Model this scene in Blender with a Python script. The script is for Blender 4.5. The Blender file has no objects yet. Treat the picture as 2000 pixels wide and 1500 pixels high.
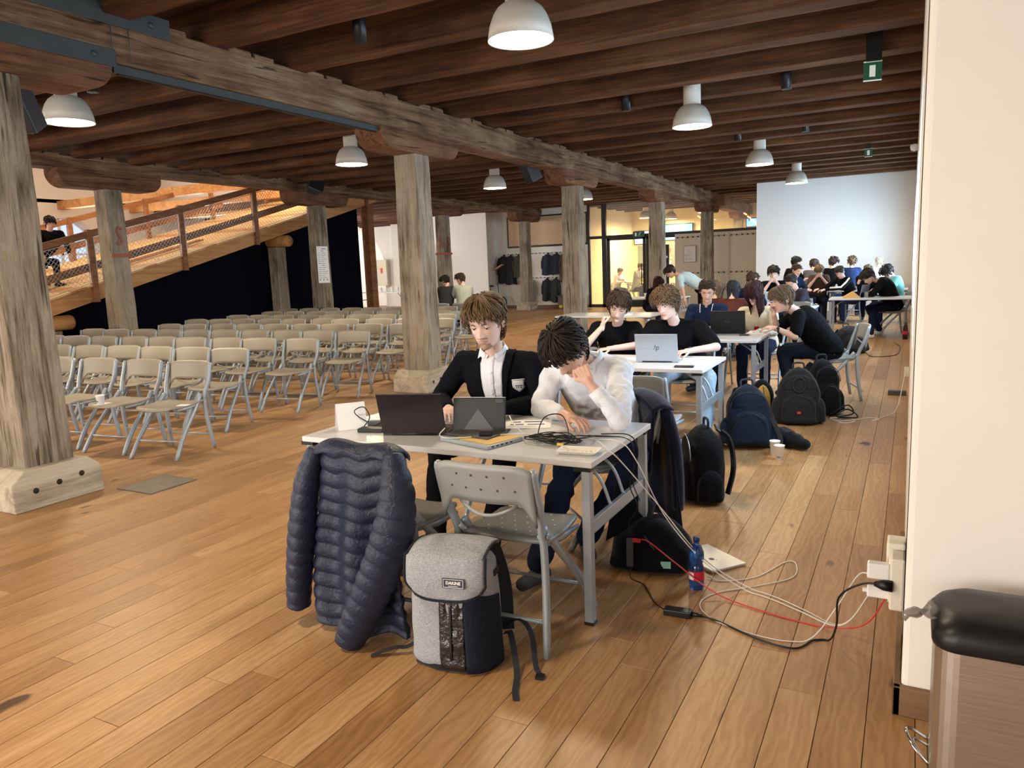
import bpy, bmesh, math, random
import numpy as np
from mathutils import Vector, Matrix, Quaternion, noise
from mathutils.bvhtree import BVHTree
random.seed(7)
PI = math.pi
SC = bpy.context.scene
COL = SC.collection
# ------------------------------------------------------------ camera, world, exposure
cd = bpy.data.cameras.new('camera'); cam = bpy.data.objects.new('camera', cd); COL.objects.link(cam)
cd.sensor_width = 36; cd.lens = 26.53; cd.clip_end = 200; cd.clip_start = .02
_R = Matrix(((0.88545267, -0.03676948, 0.46327268), (0.46307061, 0.1539621, -0.87284665), (-0.03923232, 0.98739236, 0.15335301)))
cam.matrix_world = Matrix.Translation((0, 0, 1.56)) @ _R.to_4x4()
SC.camera = cam
SC.view_settings.view_transform = 'Standard'
SC.view_settings.look = 'None'
SC.view_settings.gamma = 1
SC.view_settings.use_curve_mapping = False
SC.view_settings.exposure = 0.36
w = bpy.data.worlds.new('sky'); SC.world = w; w.use_nodes = True
w.node_tree.nodes['Background'].inputs[0].default_value = (.62, .78, 1, 1)
w.node_tree.nodes['Background'].inputs[1].default_value = 1.0

def area(name, loc, direction, sx, sy, power, color):
    l = bpy.data.lights.new(name, 'AREA'); l.shape = 'RECTANGLE'; l.size = sx; l.size_y = sy
    l.energy = power; l.color = color
    o = bpy.data.objects.new(name, l); COL.objects.link(o); o.location = loc
    o.rotation_euler = Vector(direction).to_track_quat('-Z', 'Y').to_euler()
    return o
DAY = (.52, .76, 1); DAYW = (1, .94, .87)
for i, (y, p) in enumerate(((5.6, 85), (9.0, 80), (13.0, 80), (17.0, 75), (20.3, 170))):
    area('daylight_right', (.2, y, 1.75), (-1, 0, -.12), 1.5, 1.5, p, DAY)
area('daylight_behind', (-3.4, -4.9, 1.7), (0, 1, -.25), 4.6, 1.7, 230, DAYW)
area('daylight_behind', (-9.6, -4.9, 1.7), (.1, 1, -.2), 4.6, 1.7, 400, DAYW)
area('daylight_alcove', (3.1, -1.2, 1.8), (-1, .55, -.1), 2.0, 1.8, 22, DAYW)
for i, y in enumerate((3.5, 8.75, 14, 19.2)):
    area('daylight_left', (-21.9, y, 2.1), (1, 0, -.1), 1.6, 1.8, 220, DAYW)
area('far_left_light', (-25.1, 26.0, 1.9), (1, .1, 0), 2.4, 2.2, 190, (1, .97, .92))
area('far_left_light', (-19.6, 22.4, 3.4), (.35, .5, -.6), 2.2, 1.2, 120, (1, .97, .92))  # fill added under the joists to brighten the far left walls, no window here

# ------------------------------------------------------------ materials
def nt(name):
    m = bpy.data.materials.new(name); m.use_nodes = True
    n = m.node_tree; b = n.nodes['Principled BSDF']
    return m, n, b
def ramp(n, stops, fac):
    r = n.nodes.new('ShaderNodeValToRGB'); e = r.color_ramp.elements
    e[0].position, e[0].color = stops[0][0], (*stops[0][1], 1)
    e[1].position, e[1].color = stops[-1][0], (*stops[-1][1], 1)
    for p, c in stops[1:-1]:
        x = e.new(p); x.color = (*c, 1)
    n.links.new(fac, r.inputs[0]); return r.outputs[0]
def noisetex(n, vec, scale, detail=4, rough=.6, dist=0):
    t = n.nodes.new('ShaderNodeTexNoise'); t.inputs['Scale'].default_value = scale
    t.inputs['Detail'].default_value = detail; t.inputs['Roughness'].default_value = rough
    t.inputs['Distortion'].default_value = dist
    if vec: n.links.new(vec, t.inputs['Vector'])
    return t.outputs['Fac']
def mapping(n, vec, scale):
    m = n.nodes.new('ShaderNodeMapping'); m.inputs['Scale'].default_value = scale
    n.links.new(vec, m.inputs['Vector']); return m.outputs[0]
def bump(n, b, h, strength, dist=.01):
    u = n.nodes.new('ShaderNodeBump'); u.inputs['Strength'].default_value = strength
    u.inputs['Distance'].default_value = dist
    n.links.new(h, u.inputs['Height']); n.links.new(u.outputs[0], b.inputs['Normal'])
def geo(n, kind='Position'):
    return n.nodes.new('ShaderNodeNewGeometry').outputs['Position']
def objc(n):
    return n.nodes.new('ShaderNodeTexCoord').outputs['Object']
_mc = {}
def mat(name, c, rough=.5, metal=0, var=.0, scale=40, bmp=0, bscale=None, emit=None, es=1, alpha=1, trans=0, spec=None, sheen=0, bdist=.004, aniso=None):
    if name in _mc: return _mc[name]
    m, n, b = nt(name)
    b.inputs['Base Color'].default_value = (*c, 1)
    b.inputs['Roughness'].default_value = rough; b.inputs['Metallic'].default_value = metal
    if spec is not None: b.inputs['Specular IOR Level'].default_value = spec
    if sheen: b.inputs['Sheen Weight'].default_value = sheen
    if trans: b.inputs['Transmission Weight'].default_value = trans
    if alpha < 1: b.inputs['Alpha'].default_value = alpha
    if emit: b.inputs['Emission Color'].default_value = (*emit, 1); b.inputs['Emission Strength'].default_value = es
    if var or bmp:
        v = objc(n)
        if aniso: v = mapping(n, v, aniso)
    if var:
        f = noisetex(n, v, scale)
        lo = tuple(max(0, x * (1 - var)) for x in c); hi = tuple(min(1, x * (1 + var)) for x in c)
        n.links.new(ramp(n, [(.3, lo), (.7, hi)], f), b.inputs['Base Color'])
    if bmp:
        f = noisetex(n, v, bscale or scale, 5)
        bump(n, b, f, bmp, bdist)
    _mc[name] = m
    return m
def woodmat(name, stops, axis, s=6, stretch=.08, fine=60, rough=.7, bmp=.4, spots=None, offset_attr=False, blotch=.0, coord='world'):
    m, n, b = nt(name)
    v = geo(n) if coord == 'world' else objc(n)
    sc = [1, 1, 1]; sc['xyz'.index(axis)] = stretch
    mv = mapping(n, v, sc)
    f1 = noisetex(n, mv, s, 6, .65, 1.2); f2 = noisetex(n, mv, fine, 4, .7)
    f3 = noisetex(n, v, 1.1, 3, .6)
    a = n.nodes.new('ShaderNodeMath'); a.operation = 'MULTIPLY_ADD'; n.links.new(f2, a.inputs[0]); a.inputs[1].default_value = .45
    n.links.new(f1, a.inputs[2])
    a2 = n.nodes.new('ShaderNodeMath'); a2.operation = 'MULTIPLY_ADD'; n.links.new(f3, a2.inputs[0]); a2.inputs[1].default_value = blotch
    n.links.new(a.outputs[0], a2.inputs[2])
    a3 = n.nodes.new('ShaderNodeMath'); a3.operation = 'SUBTRACT'; n.links.new(a2.outputs[0], a3.inputs[0]); a3.inputs[1].default_value = .225 + blotch * .5
    col = ramp(n, stops, a3.outputs[0])
    if bmp >= .7:
        sc2 = [1, 1, 1]; sc2['xyz'.index(axis)] = .045
        ck = noisetex(n, mapping(n, v, sc2), 26, 2, .5, .8); cr = ramp(n, [(.30, (.22, .18, .15)), (.37, (1, 1, 1))], ck)
        mot = ramp(n, [(.3, (.72, .70, .68)), (.65, (1.0, 1.0, 1.0))], noisetex(n, v, 3.2, 6, .75, .5))
        for q in (cr, mot):
            mx = n.nodes.new('ShaderNodeMix'); mx.data_type = 'RGBA'; mx.blend_type = 'MULTIPLY'; mx.inputs[0].default_value = .9
            n.links.new(col, mx.inputs[6]); n.links.new(q, mx.inputs[7]); col = mx.outputs[2]
    n.links.new(col, b.inputs['Base Color'])
    b.inputs['Roughness'].default_value = rough
    b.inputs['Specular IOR Level'].default_value = .25
    bump(n, b, a3.outputs[0], bmp, .012)
    return m
def floormat():
    m, n, b = nt('oak_planks')
    at = n.nodes.new('ShaderNodeAttribute'); at.attribute_name = 'pl'
    v = geo(n)
    off = n.nodes.new('ShaderNodeVectorMath'); off.operation = 'MULTIPLY_ADD'
    n.links.new(at.outputs['Vector'], off.inputs[0]); off.inputs[1].default_value = (37, 53, 71); n.links.new(v, off.inputs[2])
    mv = mapping(n, off.outputs[0], (1, .1, 1))
    f1 = noisetex(n, mv, 7, 3, .55, .6)
    w_ = n.nodes.new('ShaderNodeTexWave'); w_.wave_type = 'BANDS'; w_.bands_direction = 'X'
    w_.inputs['Scale'].default_value = 9; w_.inputs['Distortion'].default_value = 16; w_.inputs['Detail'].default_value = 3
    w_.inputs['Detail Scale'].default_value = 1.1; w_.inputs['Detail Roughness'].default_value = .55
    n.links.new(mapping(n, off.outputs[0], (1, .22, 1)), w_.inputs['Vector'])
    f2 = noisetex(n, mv, 150, 3, .7)
    k = noisetex(n, mapping(n, off.outputs[0], (3.2, 1.5, 1)), 1.6, 2, .5)
    def ma(x, mul, add):
        a = n.nodes.new('ShaderNodeMath'); a.operation = 'MULTIPLY_ADD'
        n.links.new(x, a.inputs[0]); a.inputs[1].default_value = mul
        if isinstance(add, (int, float)): a.inputs[2].default_value = add
        else: n.links.new(add, a.inputs[2])
        return a.outputs[0]
    s = ma(f1, .45, ma(w_.outputs['Fac'], .12, ma(f2, .3, -.08)))
    sep = n.nodes.new('ShaderNodeSeparateColor'); n.links.new(at.outputs['Color'], sep.inputs[0])
    s = ma(sep.outputs[0], .22, ma(s, 1, .06))
    col = ramp(n, [(.12, (.12, .05, .016)), (.4, (.29, .145, .052)), (.62, (.40, .225, .098)), (.9, (.55, .355, .18))], s)
    kr = ramp(n, [(.235, (.09, .05, .03)), (.275, (1, 1, 1))], k)
    mx = n.nodes.new('ShaderNodeMix'); mx.data_type = 'RGBA'; mx.blend_type = 'MULTIPLY'; mx.inputs[0].default_value = .9
    n.links.new(col, mx.inputs[6]); n.links.new(kr, mx.inputs[7])
    n.links.new(mx.outputs[2], b.inputs['Base Color'])
    r = ma(f1, .25, .3); n.links.new(r, b.inputs['Roughness'])
    bump(n, b, s, .12, .004)
    return m
M = {}
M['floor'] = floormat()
M['gap'] = mat('floor_gap', (.03, .018, .01), .9)
M['joist'] = woodmat('joist_wood', [(.25, (.025, .010, .004)), (.5, (.085, .034, .013)), (.8, (.19, .092, .040))], 'x', 6, .06, 50, .75, .5, blotch=.5)
M['deckboard'] = woodmat('ceiling_board_wood', [(.25, (.04, .016, .008)), (.5, (.085, .032, .014)), (.8, (.14, .06, .028))], 'x', 6, .06, 50, .8, .3)
M['beam'] = woodmat('beam_wood', [(.22, (.03, .016, .009)), (.40, (.14, .075, .038)), (.58, (.24, .145, .08)), (.72, (.32, .22, .135)), (.88, (.38, .27, .18))], 'y', 8, .06, 60, .9, 1.4, blotch=.7)
M['corbel'] = woodmat('corbel_wood', [(.22, (.03, .014, .008)), (.42, (.14, .062, .03)), (.62, (.23, .115, .058)), (.85, (.34, .21, .12))], 'y', 7, .08, 55, .85, 1.1, blotch=.6)
M['post'] = woodmat('post_wood', [(.16, (.03, .022, .015)), (.30, (.14, .11, .075)), (.44, (.26, .215, .155)), (.60, (.37, .32, .245)), (.72, (.33, .24, .13)), (.86, (.5, .45, .36))], 'z', 10, .07, 60, .9, 1.6, blotch=.7)
M['base'] = woodmat('base_wood', [(.2, (.18, .14, .1)), (.5, (.42, .36, .27)), (.85, (.6, .53, .41))], 'y', 5, .12, 45, .8, .4, blotch=.4)
M['ramp'] = woodmat('ramp_wood', [(.2, (.25, .1, .03)), (.5, (.5, .24, .085)), (.85, (.66, .38, .16))], 'y', 5, .08, 40, .6, .3)
M['rail'] = woodmat('rail_wood', [(.2, (.1, .035, .015)), (.5, (.24, .1, .042)), (.85, (.36, .17, .08))], 'y', 6, .1, 40, .6, .3)
M['ply'] = woodmat('plywood', [(.2, (.5, .3, .12)), (.5, (.66, .43, .2)), (.85, (.75, .53, .28))], 'y', 3, .15, 30, .55, .1)
M['white'] = mat('white_plaster', (.80, .76, .70), .9, var=.03, scale=1.2, bmp=.12, bscale=14, bdist=.01)
M['screenwhite'] = mat('white_board_wall', (.84, .82, .78), .8)
M['skirting'] = woodmat('skirting_wood', [(.2, (.13, .07, .035)), (.5, (.2, .115, .06)), (.85, (.28, .165, .09))], 'x', 6, .1, 40, .5, .2)
M['steel'] = mat('dark_steel', (.045, .052, .05), .55, .1, var=.15, scale=6)
M['blackmetal'] = mat('black_metal', (.012, .012, .013), .45, .2)
M['black'] = mat('black_plastic', (.008, .008, .009), .4, spec=.35)
M['darkgrey'] = mat('dark_grey_plastic', (.05, .05, .055), .45)
M['curtain'] = mat('black_curtain', (.003, .0035, .008), .95, spec=.05, bmp=.5, bscale=6, aniso=(1, 3, .2), bdist=.05)
M['lampgrey'] = mat('lamp_enamel', (.55, .52, .45), .5)
M['lampglow'] = mat('lamp_diffuser', (1, .9, .7), .5, emit=(1, .88, .66), es=14)
M['glass'] = mat('window_glass', (.9, .95, .95), .03, alpha=.13)

# ------------------------------------------------------------ mesh builder
def V3(*a): return Vector(a if len(a) == 3 else a[0])
class MB:
    def __init__(s): s.v = []; s.f = []; s.mi = []; s.sm = []; s.cur = 0; s.smooth = False
    def add(s, vs, fs, M4=None, smooth=None):
        o = len(s.v)
        for p in vs:
            p = Vector(p)
            s.v.append(tuple(M4 @ p) if M4 is not None else tuple(p))
        for f in fs:
            s.f.append(tuple(i + o for i in f)); s.mi.append(s.cur); s.sm.append(s.smooth if smooth is None else smooth)
        return s
    def box(s, x0, x1, y0, y1, z0, z1, M4=None):
        vs = [(x, y, z) for x in (x0, x1) for y in (y0, y1) for z in (z0, z1)]
        fs = [(0, 1, 3, 2), (4, 6, 7, 5), (0, 4, 5, 1), (2, 3, 7, 6), (0, 2, 6, 4), (1, 5, 7, 3)]
        return s.add(vs, fs, M4, False)
    def bar(s, a, b, w, h=None, up=(0, 0, 1), w2=None, h2=None):
        a = Vector(a); b = Vector(b); h = h or w; w2 = w2 or w; h2 = h2 or h
        d = (b - a).normalized(); u = Vector(up)
        if abs(d.dot(u)) > .98: u = Vector((0, 1, 0))
        r = d.cross(u).normalized(); u = r.cross(d)
        vs = []
        for p, ww, hh in ((a, w, h), (b, w2, h2)):
            for sx, sy in ((-1, -1), (1, -1), (1, 1), (-1, 1)):
                vs.append(p + r * (sx * ww / 2) + u * (sy * hh / 2))
        return s.add(vs, [(3, 2, 1, 0), (4, 5, 6, 7), (0, 1, 5, 4), (1, 2, 6, 5), (2, 3, 7, 6), (3, 0, 4, 7)], None, False)
    def sweep(s, pts, prof, up=(0, 0, 1), scales=None, cap=True, smooth=True, closed=False):
        """prof = list of (x,y) in the section plane"""
        pts = [Vector(p) for p in pts]; n = len(pts); k = len(prof); vs = []; fs = []
        u0 = Vector(up); r = None
        for i, p in enumerate(pts):
            if closed: d = pts[(i + 1) % n] - pts[i - 1]
            else: d = pts[min(i + 1, n - 1)] - pts[max(i - 1, 0)]
            if d.length < 1e-9: d = Vector((0, 0, 1))
            d.normalize()
            if r is None:
                u = u0 if abs(d.dot(u0)) < .97 else Vector((0, 1, .01))
                r = d.cross(u).normalized()
            else:
                r = (r - d * r.dot(d)).normalized()
            u = r.cross(d)
            sc = scales[i] if scales else 1
            if not isinstance(sc, (tuple, list)): sc = (sc, sc)
            for (x, y) in prof: vs.append(p + r * (x * sc[0]) + u * (y * sc[1]))
        for i in range(n - 1 + (1 if closed else 0)):
            j = (i + 1) % n
            for q in range(k):
                fs.append((i * k + q, i * k + (q + 1) % k, j * k + (q + 1) % k, j * k + q))
        if cap and not closed:
            fs.append(tuple(range(k))[::-1]); fs.append(tuple((n - 1) * k + q for q in range(k)))
        return s.add(vs, fs, None, smooth)
    def tube(s, pts, r, seg=8, r2=None, closed=False, smooth=True):
        n = len(pts)
        prof = [(math.cos(2 * PI * q / seg), math.sin(2 * PI * q / seg)) for q in range(seg)]
        if isinstance(r, (list, tuple)): sc = list(r)
        else: sc = [r + ((r2 if r2 is not None else r) - r) * i / max(1, n - 1) for i in range(n)]
        return s.sweep(pts, prof, scales=sc, closed=closed, smooth=smooth)
    def lathe(s, prof, seg=24, M4=None, smooth=True, caps=True):
        vs = []; fs = []; k = len(prof)
        for i in range(seg):
            a = 2 * PI * i / seg
            for r, z in prof: vs.append((r * math.cos(a), r * math.sin(a), z))
        for i in range(seg):
            j = (i + 1) % seg
            for q in range(k - 1): fs.append((i * k + q, j * k + q, j * k + q + 1, i * k + q + 1))
        if caps:
            if prof[0][0] > 1e-5: fs.append(tuple(i * k for i in range(seg))[::-1])
            if prof[-1][0] > 1e-5: fs.append(tuple(i * k + k - 1 for i in range(seg)))
        return s.add(vs, fs, M4, smooth)
    def prism(s, poly, h0, h1, axis='z', M4=None):
        n = len(poly)
        def mk(a, b, h): return {'z': (a, b, h), 'x': (h, a, b), 'y': (a, h, b)}[axis]
        vs = [mk(a, b, h0) for a, b in poly] + [mk(a, b, h1) for a, b in poly]
        fs = [tuple(range(n))[::-1], tuple(range(n, 2 * n))] + [(i, (i + 1) % n, n + (i + 1) % n, n + i) for i in range(n)]
        return s.add(vs, fs, M4, False)
    def ball(s, c, r, seg=12, rings=8, M4=None, rot=None):
        if not isinstance(r, (tuple, list)): r = (r, r, r)
        vs = []; fs = []; c = Vector(c)
        for i in range(rings + 1):
            t = PI * i / rings
            for j in range(seg):
                a = 2 * PI * j / seg
                p = Vector((r[0] * math.sin(t) * math.cos(a), r[1] * math.sin(t) * math.sin(a), r[2] * math.cos(t)))
                if rot is not None: p = rot @ p
                vs.append(c + p)
        for i in range(rings):
            for j in range(seg):
                a, b = i * seg + j, i * seg + (j + 1) % seg
                fs.append((a, a + seg, b + seg, b))
        return s.add(vs, fs, M4, True)
    def grid(s, fn, nu, nv, thick=0, smooth=True):
        P = [[Vector(fn(i / nu, j / nv)) for j in range(nv + 1)] for i in range(nu + 1)]
        vs = [p for row in P for p in row]; W = nv + 1
        fs = [(i * W + j, (i + 1) * W + j, (i + 1) * W + j + 1, i * W + j + 1) for i in range(nu) for j in range(nv)]
        if thick:
            N = []
            for i in range(nu + 1):
                for j in range(nv + 1):
                    a = P[min(i + 1, nu)][j] - P[max(i - 1, 0)][j]; b = P[i][min(j + 1, nv)] - P[i][max(j - 1, 0)]
                    N.append(a.cross(b).normalized())
            o = len(vs); vs += [p - nn * thick for p, nn in zip(vs[:o], N)]
            fs += [tuple(o + q for q in f)[::-1] for f in fs]
            ed = [(i * W, (i + 1) * W) for i in range(nu)] + [((i + 1) * W + nv, i * W + nv) for i in range(nu)]
            ed += [(j + 1, j) for j in range(nv)] + [(nu * W + j, nu * W + j + 1) for j in range(nv)]
            for a, b in ed: fs.append((b, a, o + a, o + b))
        return s.add(vs, fs, None, smooth)
    def mesh(s, name, mats):
        me = bpy.data.meshes.new(name); me.from_pydata(s.v, [], s.f)
        if not isinstance(mats, (list, tuple)): mats = [mats]
        for m in mats: me.materials.append(m)
        me.polygons.foreach_set('material_index', s.mi)
        me.polygons.foreach_set('use_smooth', s.sm)
        me.update(); return me
    def build(s, name, mats, parent=None, bevel=0, seg=2, fixn=False):
        me = s.mesh(name, mats)
        if fixn:
            bm = bmesh.new(); bm.from_mesh(me); bmesh.ops.recalc_face_normals(bm, faces=bm.faces); bm.to_mesh(me); bm.free()
        o = bpy.data.objects.new(name, me); COL.objects.link(o)
        if parent is not None: o.parent = parent
        if bevel:
            b = o.modifiers.new('bevel', 'BEVEL'); b.width = bevel; b.segments = seg; b.limit_method = 'ANGLE'; b.angle_limit = .6
            b.harden_normals = False
        return o
def thing(name, label, cat, loc=(0, 0, 0), rz=0, group=None, rot=None):
    o = bpy.data.objects.new(name, None); COL.objects.link(o); o.empty_display_size = .1
    o.location = loc; o.rotation_euler = rot if rot else (0, 0, rz)
    o['label'] = label; o['category'] = cat
    if group: o['group'] = group
    return o
def tag(o, label, cat, group=None):
    o['label'] = label; o['category'] = cat
    if group: o['group'] = group
    return o
def struct(o): o['kind'] = 'structure'; return o
def plab(o, l): o['label'] = l; return o
def copy_tree(o, parent=None):
    c = o.copy(); COL.objects.link(c); c.parent = parent
    for ch in list(o.children): copy_tree(ch, c)
    return c
def catmull(pts, n=8):
    pts = [Vector(p) for p in pts]; out = []
    P_ = [pts[0] * 2 - pts[1]] + pts + [pts[-1] * 2 - pts[-2]]
    for i in range(1, len(P_) - 2):
        a, b, c, d = P_[i - 1:i + 3]
        for k in range(n):
            t = k / n
            out.append(.5 * ((2 * b) + (c - a) * t + (2 * a - 5 * b + 4 * c - d) * t * t + (3 * b - a - 3 * c + d) * t ** 3))
    out.append(pts[-1]); return out
def rrect(w, h, r, n=4):
    """rounded rectangle outline centred on 0"""
    out = []
    for cx, cy, a0 in ((w / 2 - r, h / 2 - r, 0), (-w / 2 + r, h / 2 - r, 90), (-w / 2 + r, -h / 2 + r, 180), (w / 2 - r, -h / 2 + r, 270)):
        for i in range(n + 1):
            a = math.radians(a0 + 90 * i / n); out.append((cx + r * math.cos(a), cy + r * math.sin(a)))
    return out
def rough_box(mb, x0, x1, y0, y1, z0, z1, axis, n, amp, cham=.02, seed=0, M4=None, fr=1.6):
    """timber with chamfered uneven edges running along axis"""
    ax = 'xyz'.index(axis); lo = (x0, y0, z0); hi = (x1, y1, z1)
    o1, o2 = [i for i in range(3) if i != ax]
    vs = []; fs = []; k = 8
    for i in range(n + 1):
        t = lo[ax] + (hi[ax] - lo[ax]) * i / n
        c = cham
        a0, a1, b0, b1 = lo[o1], hi[o1], lo[o2], hi[o2]
        sec = [(a0 + c, b0), (a1 - c, b0), (a1, b0 + c), (a1, b1 - c), (a1 - c, b1), (a0 + c, b1), (a0, b1 - c), (a0, b0 + c)]
        for q, (a, b) in enumerate(sec):
            g = noise.noise_vector(Vector((t * fr + seed * 7.3, q // 2 * 3.1, seed)))
            g2 = noise.noise(Vector((t * fr * 4, q * 3.1, seed + 5)))
            p = [0, 0, 0]; p[ax] = t; p[o1] = a + amp * (g[0] + .5 * g2); p[o2] = b + amp * (g[1] - .4 * g2); vs.append(p)
    for i in range(n):
        for q in range(k): fs.append((i * k + q, i * k + (q + 1) % k, (i + 1) * k + (q + 1) % k, (i + 1) * k + q))
    fs.append(tuple(range(k))[::-1]); fs.append(tuple(n * k + q for q in range(k)))
    mb.add(vs, fs, M4, False); return mb
def text(body, size, mt, parent, M4, name='lettering', depth=.0004, bold=False, align='CENTER', shear=0):
    cu = bpy.data.curves.new(name, 'FONT'); cu.body = body; cu.size = size; cu.extrude = depth; cu.align_x = align; cu.align_y = 'CENTER'
    cu.shear = shear; cu.resolution_u = 2
    if bold: cu.offset = size * .02
    o = bpy.data.objects.new(name, cu)
    dg = bpy.context.evaluated_depsgraph_get()
    COL.objects.link(o); dg.update()
    me = bpy.data.meshes.new_from_object(o.evaluated_get(bpy.context.evaluated_depsgraph_get()))
    bpy.data.objects.remove(o); bpy.data.curves.remove(cu)
    me.name = name; me.materials.clear(); me.materials.append(mt)
    for p in me.polygons: p.material_index = 0
    ob = bpy.data.objects.new(name, me); COL.objects.link(ob)
    me.transform(M4)
    if parent is not None: ob.parent = parent
    return ob

# ------------------------------------------------------------ floor
H = 3.58      # joist underside
fl = MB().box(-25.6, 3.4, -5.2, 31.5, -.09, -.012).build('floor', M['gap']); struct(fl)
PW = .147
rects = []
nc = int(28.6 / PW)
for c in range(nc):
    x1 = 3.3 - c * PW; x0 = x1 - PW
    y = -5 - random.random() * 2
    while y < 31:
        L = random.choice((1.4, 1.8, 2.2, 2.2))
        y2 = y + L
        if x1 < -4 and y2 < 0 or x0 > .02 and y > 2.7 or y2 < -5: y = y2; continue
        rects.append((x0, x1, max(y, -5.1), min(y2, 31.2))); y = y2
def pkey(r):
    cx_, cy_ = (r[0] + r[1]) / 2, (r[2] + r[3]) / 2
    d = .463 * -cx_ + .873 * cy_
    side = abs(.885 * cx_ + .463 * cy_)
    vis = d > .8 and side < d * .75 + .4 and r[0] < .05
    return (0 if vis else 1, d)
rects.sort(key=pkey)
def plank_into(mb, r, cols):
    g = .0011; x0, x1, y0, y1 = r[0] + g, r[1] - g, r[2] + g, r[3] - g
    b = .0012
    vs = [(x0, y0, -.012), (x1, y0, -.012), (x1, y1, -.012), (x0, y1, -.012),
          (x0, y0, -b), (x1, y0, -b), (x1, y1, -b), (x0, y1, -b),
          (x0 + b, y0 + b, 0), (x1 - b, y0 + b, 0), (x1 - b, y1 - b, 0), (x0 + b, y1 - b, 0)]
    fs = []
    for k in (0, 4):
        for q in range(4): fs.append((k + q, k + (q + 1) % 4, k + 4 + (q + 1) % 4, k + 4 + q))
    fs.append((8, 9, 10, 11)); mb.add(vs, fs, None, False)
    c = (random.random(), random.random(), random.random(), 1); cols.extend(c * 12)
def plank_obj(rs, name):
    mb = MB(); cols = []
    for r in rs: plank_into(mb, r, cols)
    o = mb.build(name, M['floor'], fl)
    a = o.data.color_attributes.new('pl', 'FLOAT_COLOR', 'POINT'); a.data.foreach_set('color', cols)
    return o
for r in rects[:300]: plank_obj([r], 'plank')
o = plank_obj(rects[300:], 'planks'); o['kind'] = 'stuff'
# floor hatch
t = thing('floor_hatch', 'grey metal service hatch set flush in the wooden floor', 'hatch', (-5.12, 3.72, 0))
MB().box(-.2, .2, -.21, .21, .0005, .003).build('hatch_rim', M['darkgrey'], t)
MB().box(-.188, .188, -.198, .198, .001, .0045).build('hatch_plate', mat('hatch_metal', (.2, .17, .14), .5, .4, var=.2, scale=12), t)
# ------------------------------------------------------------ ceiling + joists
ce = MB().box(-25.6, -22, -5.2, 31.5, 3.9, 4.0).box(-22, -13.6, -5.2, 3, 3.9, 4.0).box(-22, -13.6, 17, 31.5, 3.9, 4.0).box(-13.6, 3.4, -5.2, 31.5, 3.9, 4.0).build('ceiling', M['deckboard']); struct(ce)
for k in range(-2, 31):
    y1 = k + .2; mb = MB()
    seed = k + 40
    zj = H + random.uniform(-.012, .012); wj = random.uniform(.22, .26)
    x1 = 3.3 if k < 2 else .05
    rough_box(mb, -13.5 if 3 <= k <= 16 else -22.4, x1, y1 - wj, y1, zj, 3.905, 'x', 60, .006, .008, seed, fr=1.3)
    mb.build('joist', M['joist'], ce)
M['white'] = mat('white_plaster', (.80, .76, .70), .9, var=.03, scale=1.2, bmp=.12, bscale=14, bdist=.01)
struct(MB().box(-22.4, -13.4, 2.9, 17.3, 5.6, 5.7).build('ceiling_gallery', M['white']))
struct(MB().box(-22.4, -13.5, 2.85, 3.0, 3.9, 5.6).build('wall_gallery_near', M['white']))
struct(MB().box(-22.4, -13.5, 17.2, 17.3, 3.9, 5.6).build('wall_gallery_far', M['white']))
struct(MB().box(-13.6, -13.5, 2.85, 17.3, 3.9, 5.6).build('wall_gallery_right', M['white']))
struct(MB().box(-22, -13.6, 17.0, 17.2, 3.5, 3.9).box(-22, -13.6, 2.8, 3.0, 3.5, 3.9).build('trim_7', M['ramp']))
for q in range(5): struct(MB().box(-22, -13.6, 16.2 - 2.3 * q - .12, 16.2 - 2.3 * q + .12, 3.72, 3.95).build('trim_%d' % (8 + q), M['ramp'])) if q < 2 else None
# ------------------------------------------------------------ walls
def wallbox(name, segs, m=None):
    mb = MB()
    for s_ in segs: mb.box(*s_)
    return struct(mb.build(name, m or M['white']))
wins = [(4.85, 6.35), (8.25, 9.75), (12.25, 13.75), (16.25, 17.75), (19.55, 21.05)]
segs = []; y = 2.72
for a, b in wins:
    segs.append((.02, .5, y, a, 0, 3.9)); segs.append((.02, .5, a, b, 0, 1.0)); segs.append((.02, .5, a, b, 2.5, 3.9)); y = b
segs.append((.02, .5, y, 26.2, 0, 3.9))
wallbox('wall_right', segs)
struct(MB().box(.02, 3.2, 2.7, 3.1, 0, 3.9).build('wall_near_right', M['white'], bevel=.02, seg=3))
for i, (a, b) in enumerate(wins):
    f = MB()
    f.box(.36, .42, a, a + .06, 1, 2.5).box(.36, .42, b - .06, b, 1, 2.5).box(.36, .42, a, b, 1, 1.06).box(.36, .42, a, b, 2.44, 2.5).box(.36, .42, (a + b) / 2 - .03, (a + b) / 2 + .03, 1, 2.5)
    f = struct(f.build('window_%d' % (i + 1), M['screenwhite']))
    MB().box(.388, .392, a, b, 1, 2.5).build('pane', M['glass'], f)
wallbox('wall_alcove', [(3.2, 3.4, -5.2, 2.7, 0, 1), (3.2, 3.4, -5.2, 2.7, 2.7, 3.9), (3.2, 3.4, -5.2, -2.2, 1, 2.7), (3.2, 3.4, -.2, 2.7, 1, 2.7)])
wallbox('wall_back', [(-22.5, 3.4, -5.2, -5, 0, .8), (-22.5, 3.4, -5.2, -5, 2.6, 3.9), (-1, 3.4, -5.2, -5, .8, 2.6), (-7.2, -5.8, -5.2, -5, .8, 2.6), (-22.5, -12, -5.2, -5, .8, 2.6)])
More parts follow.
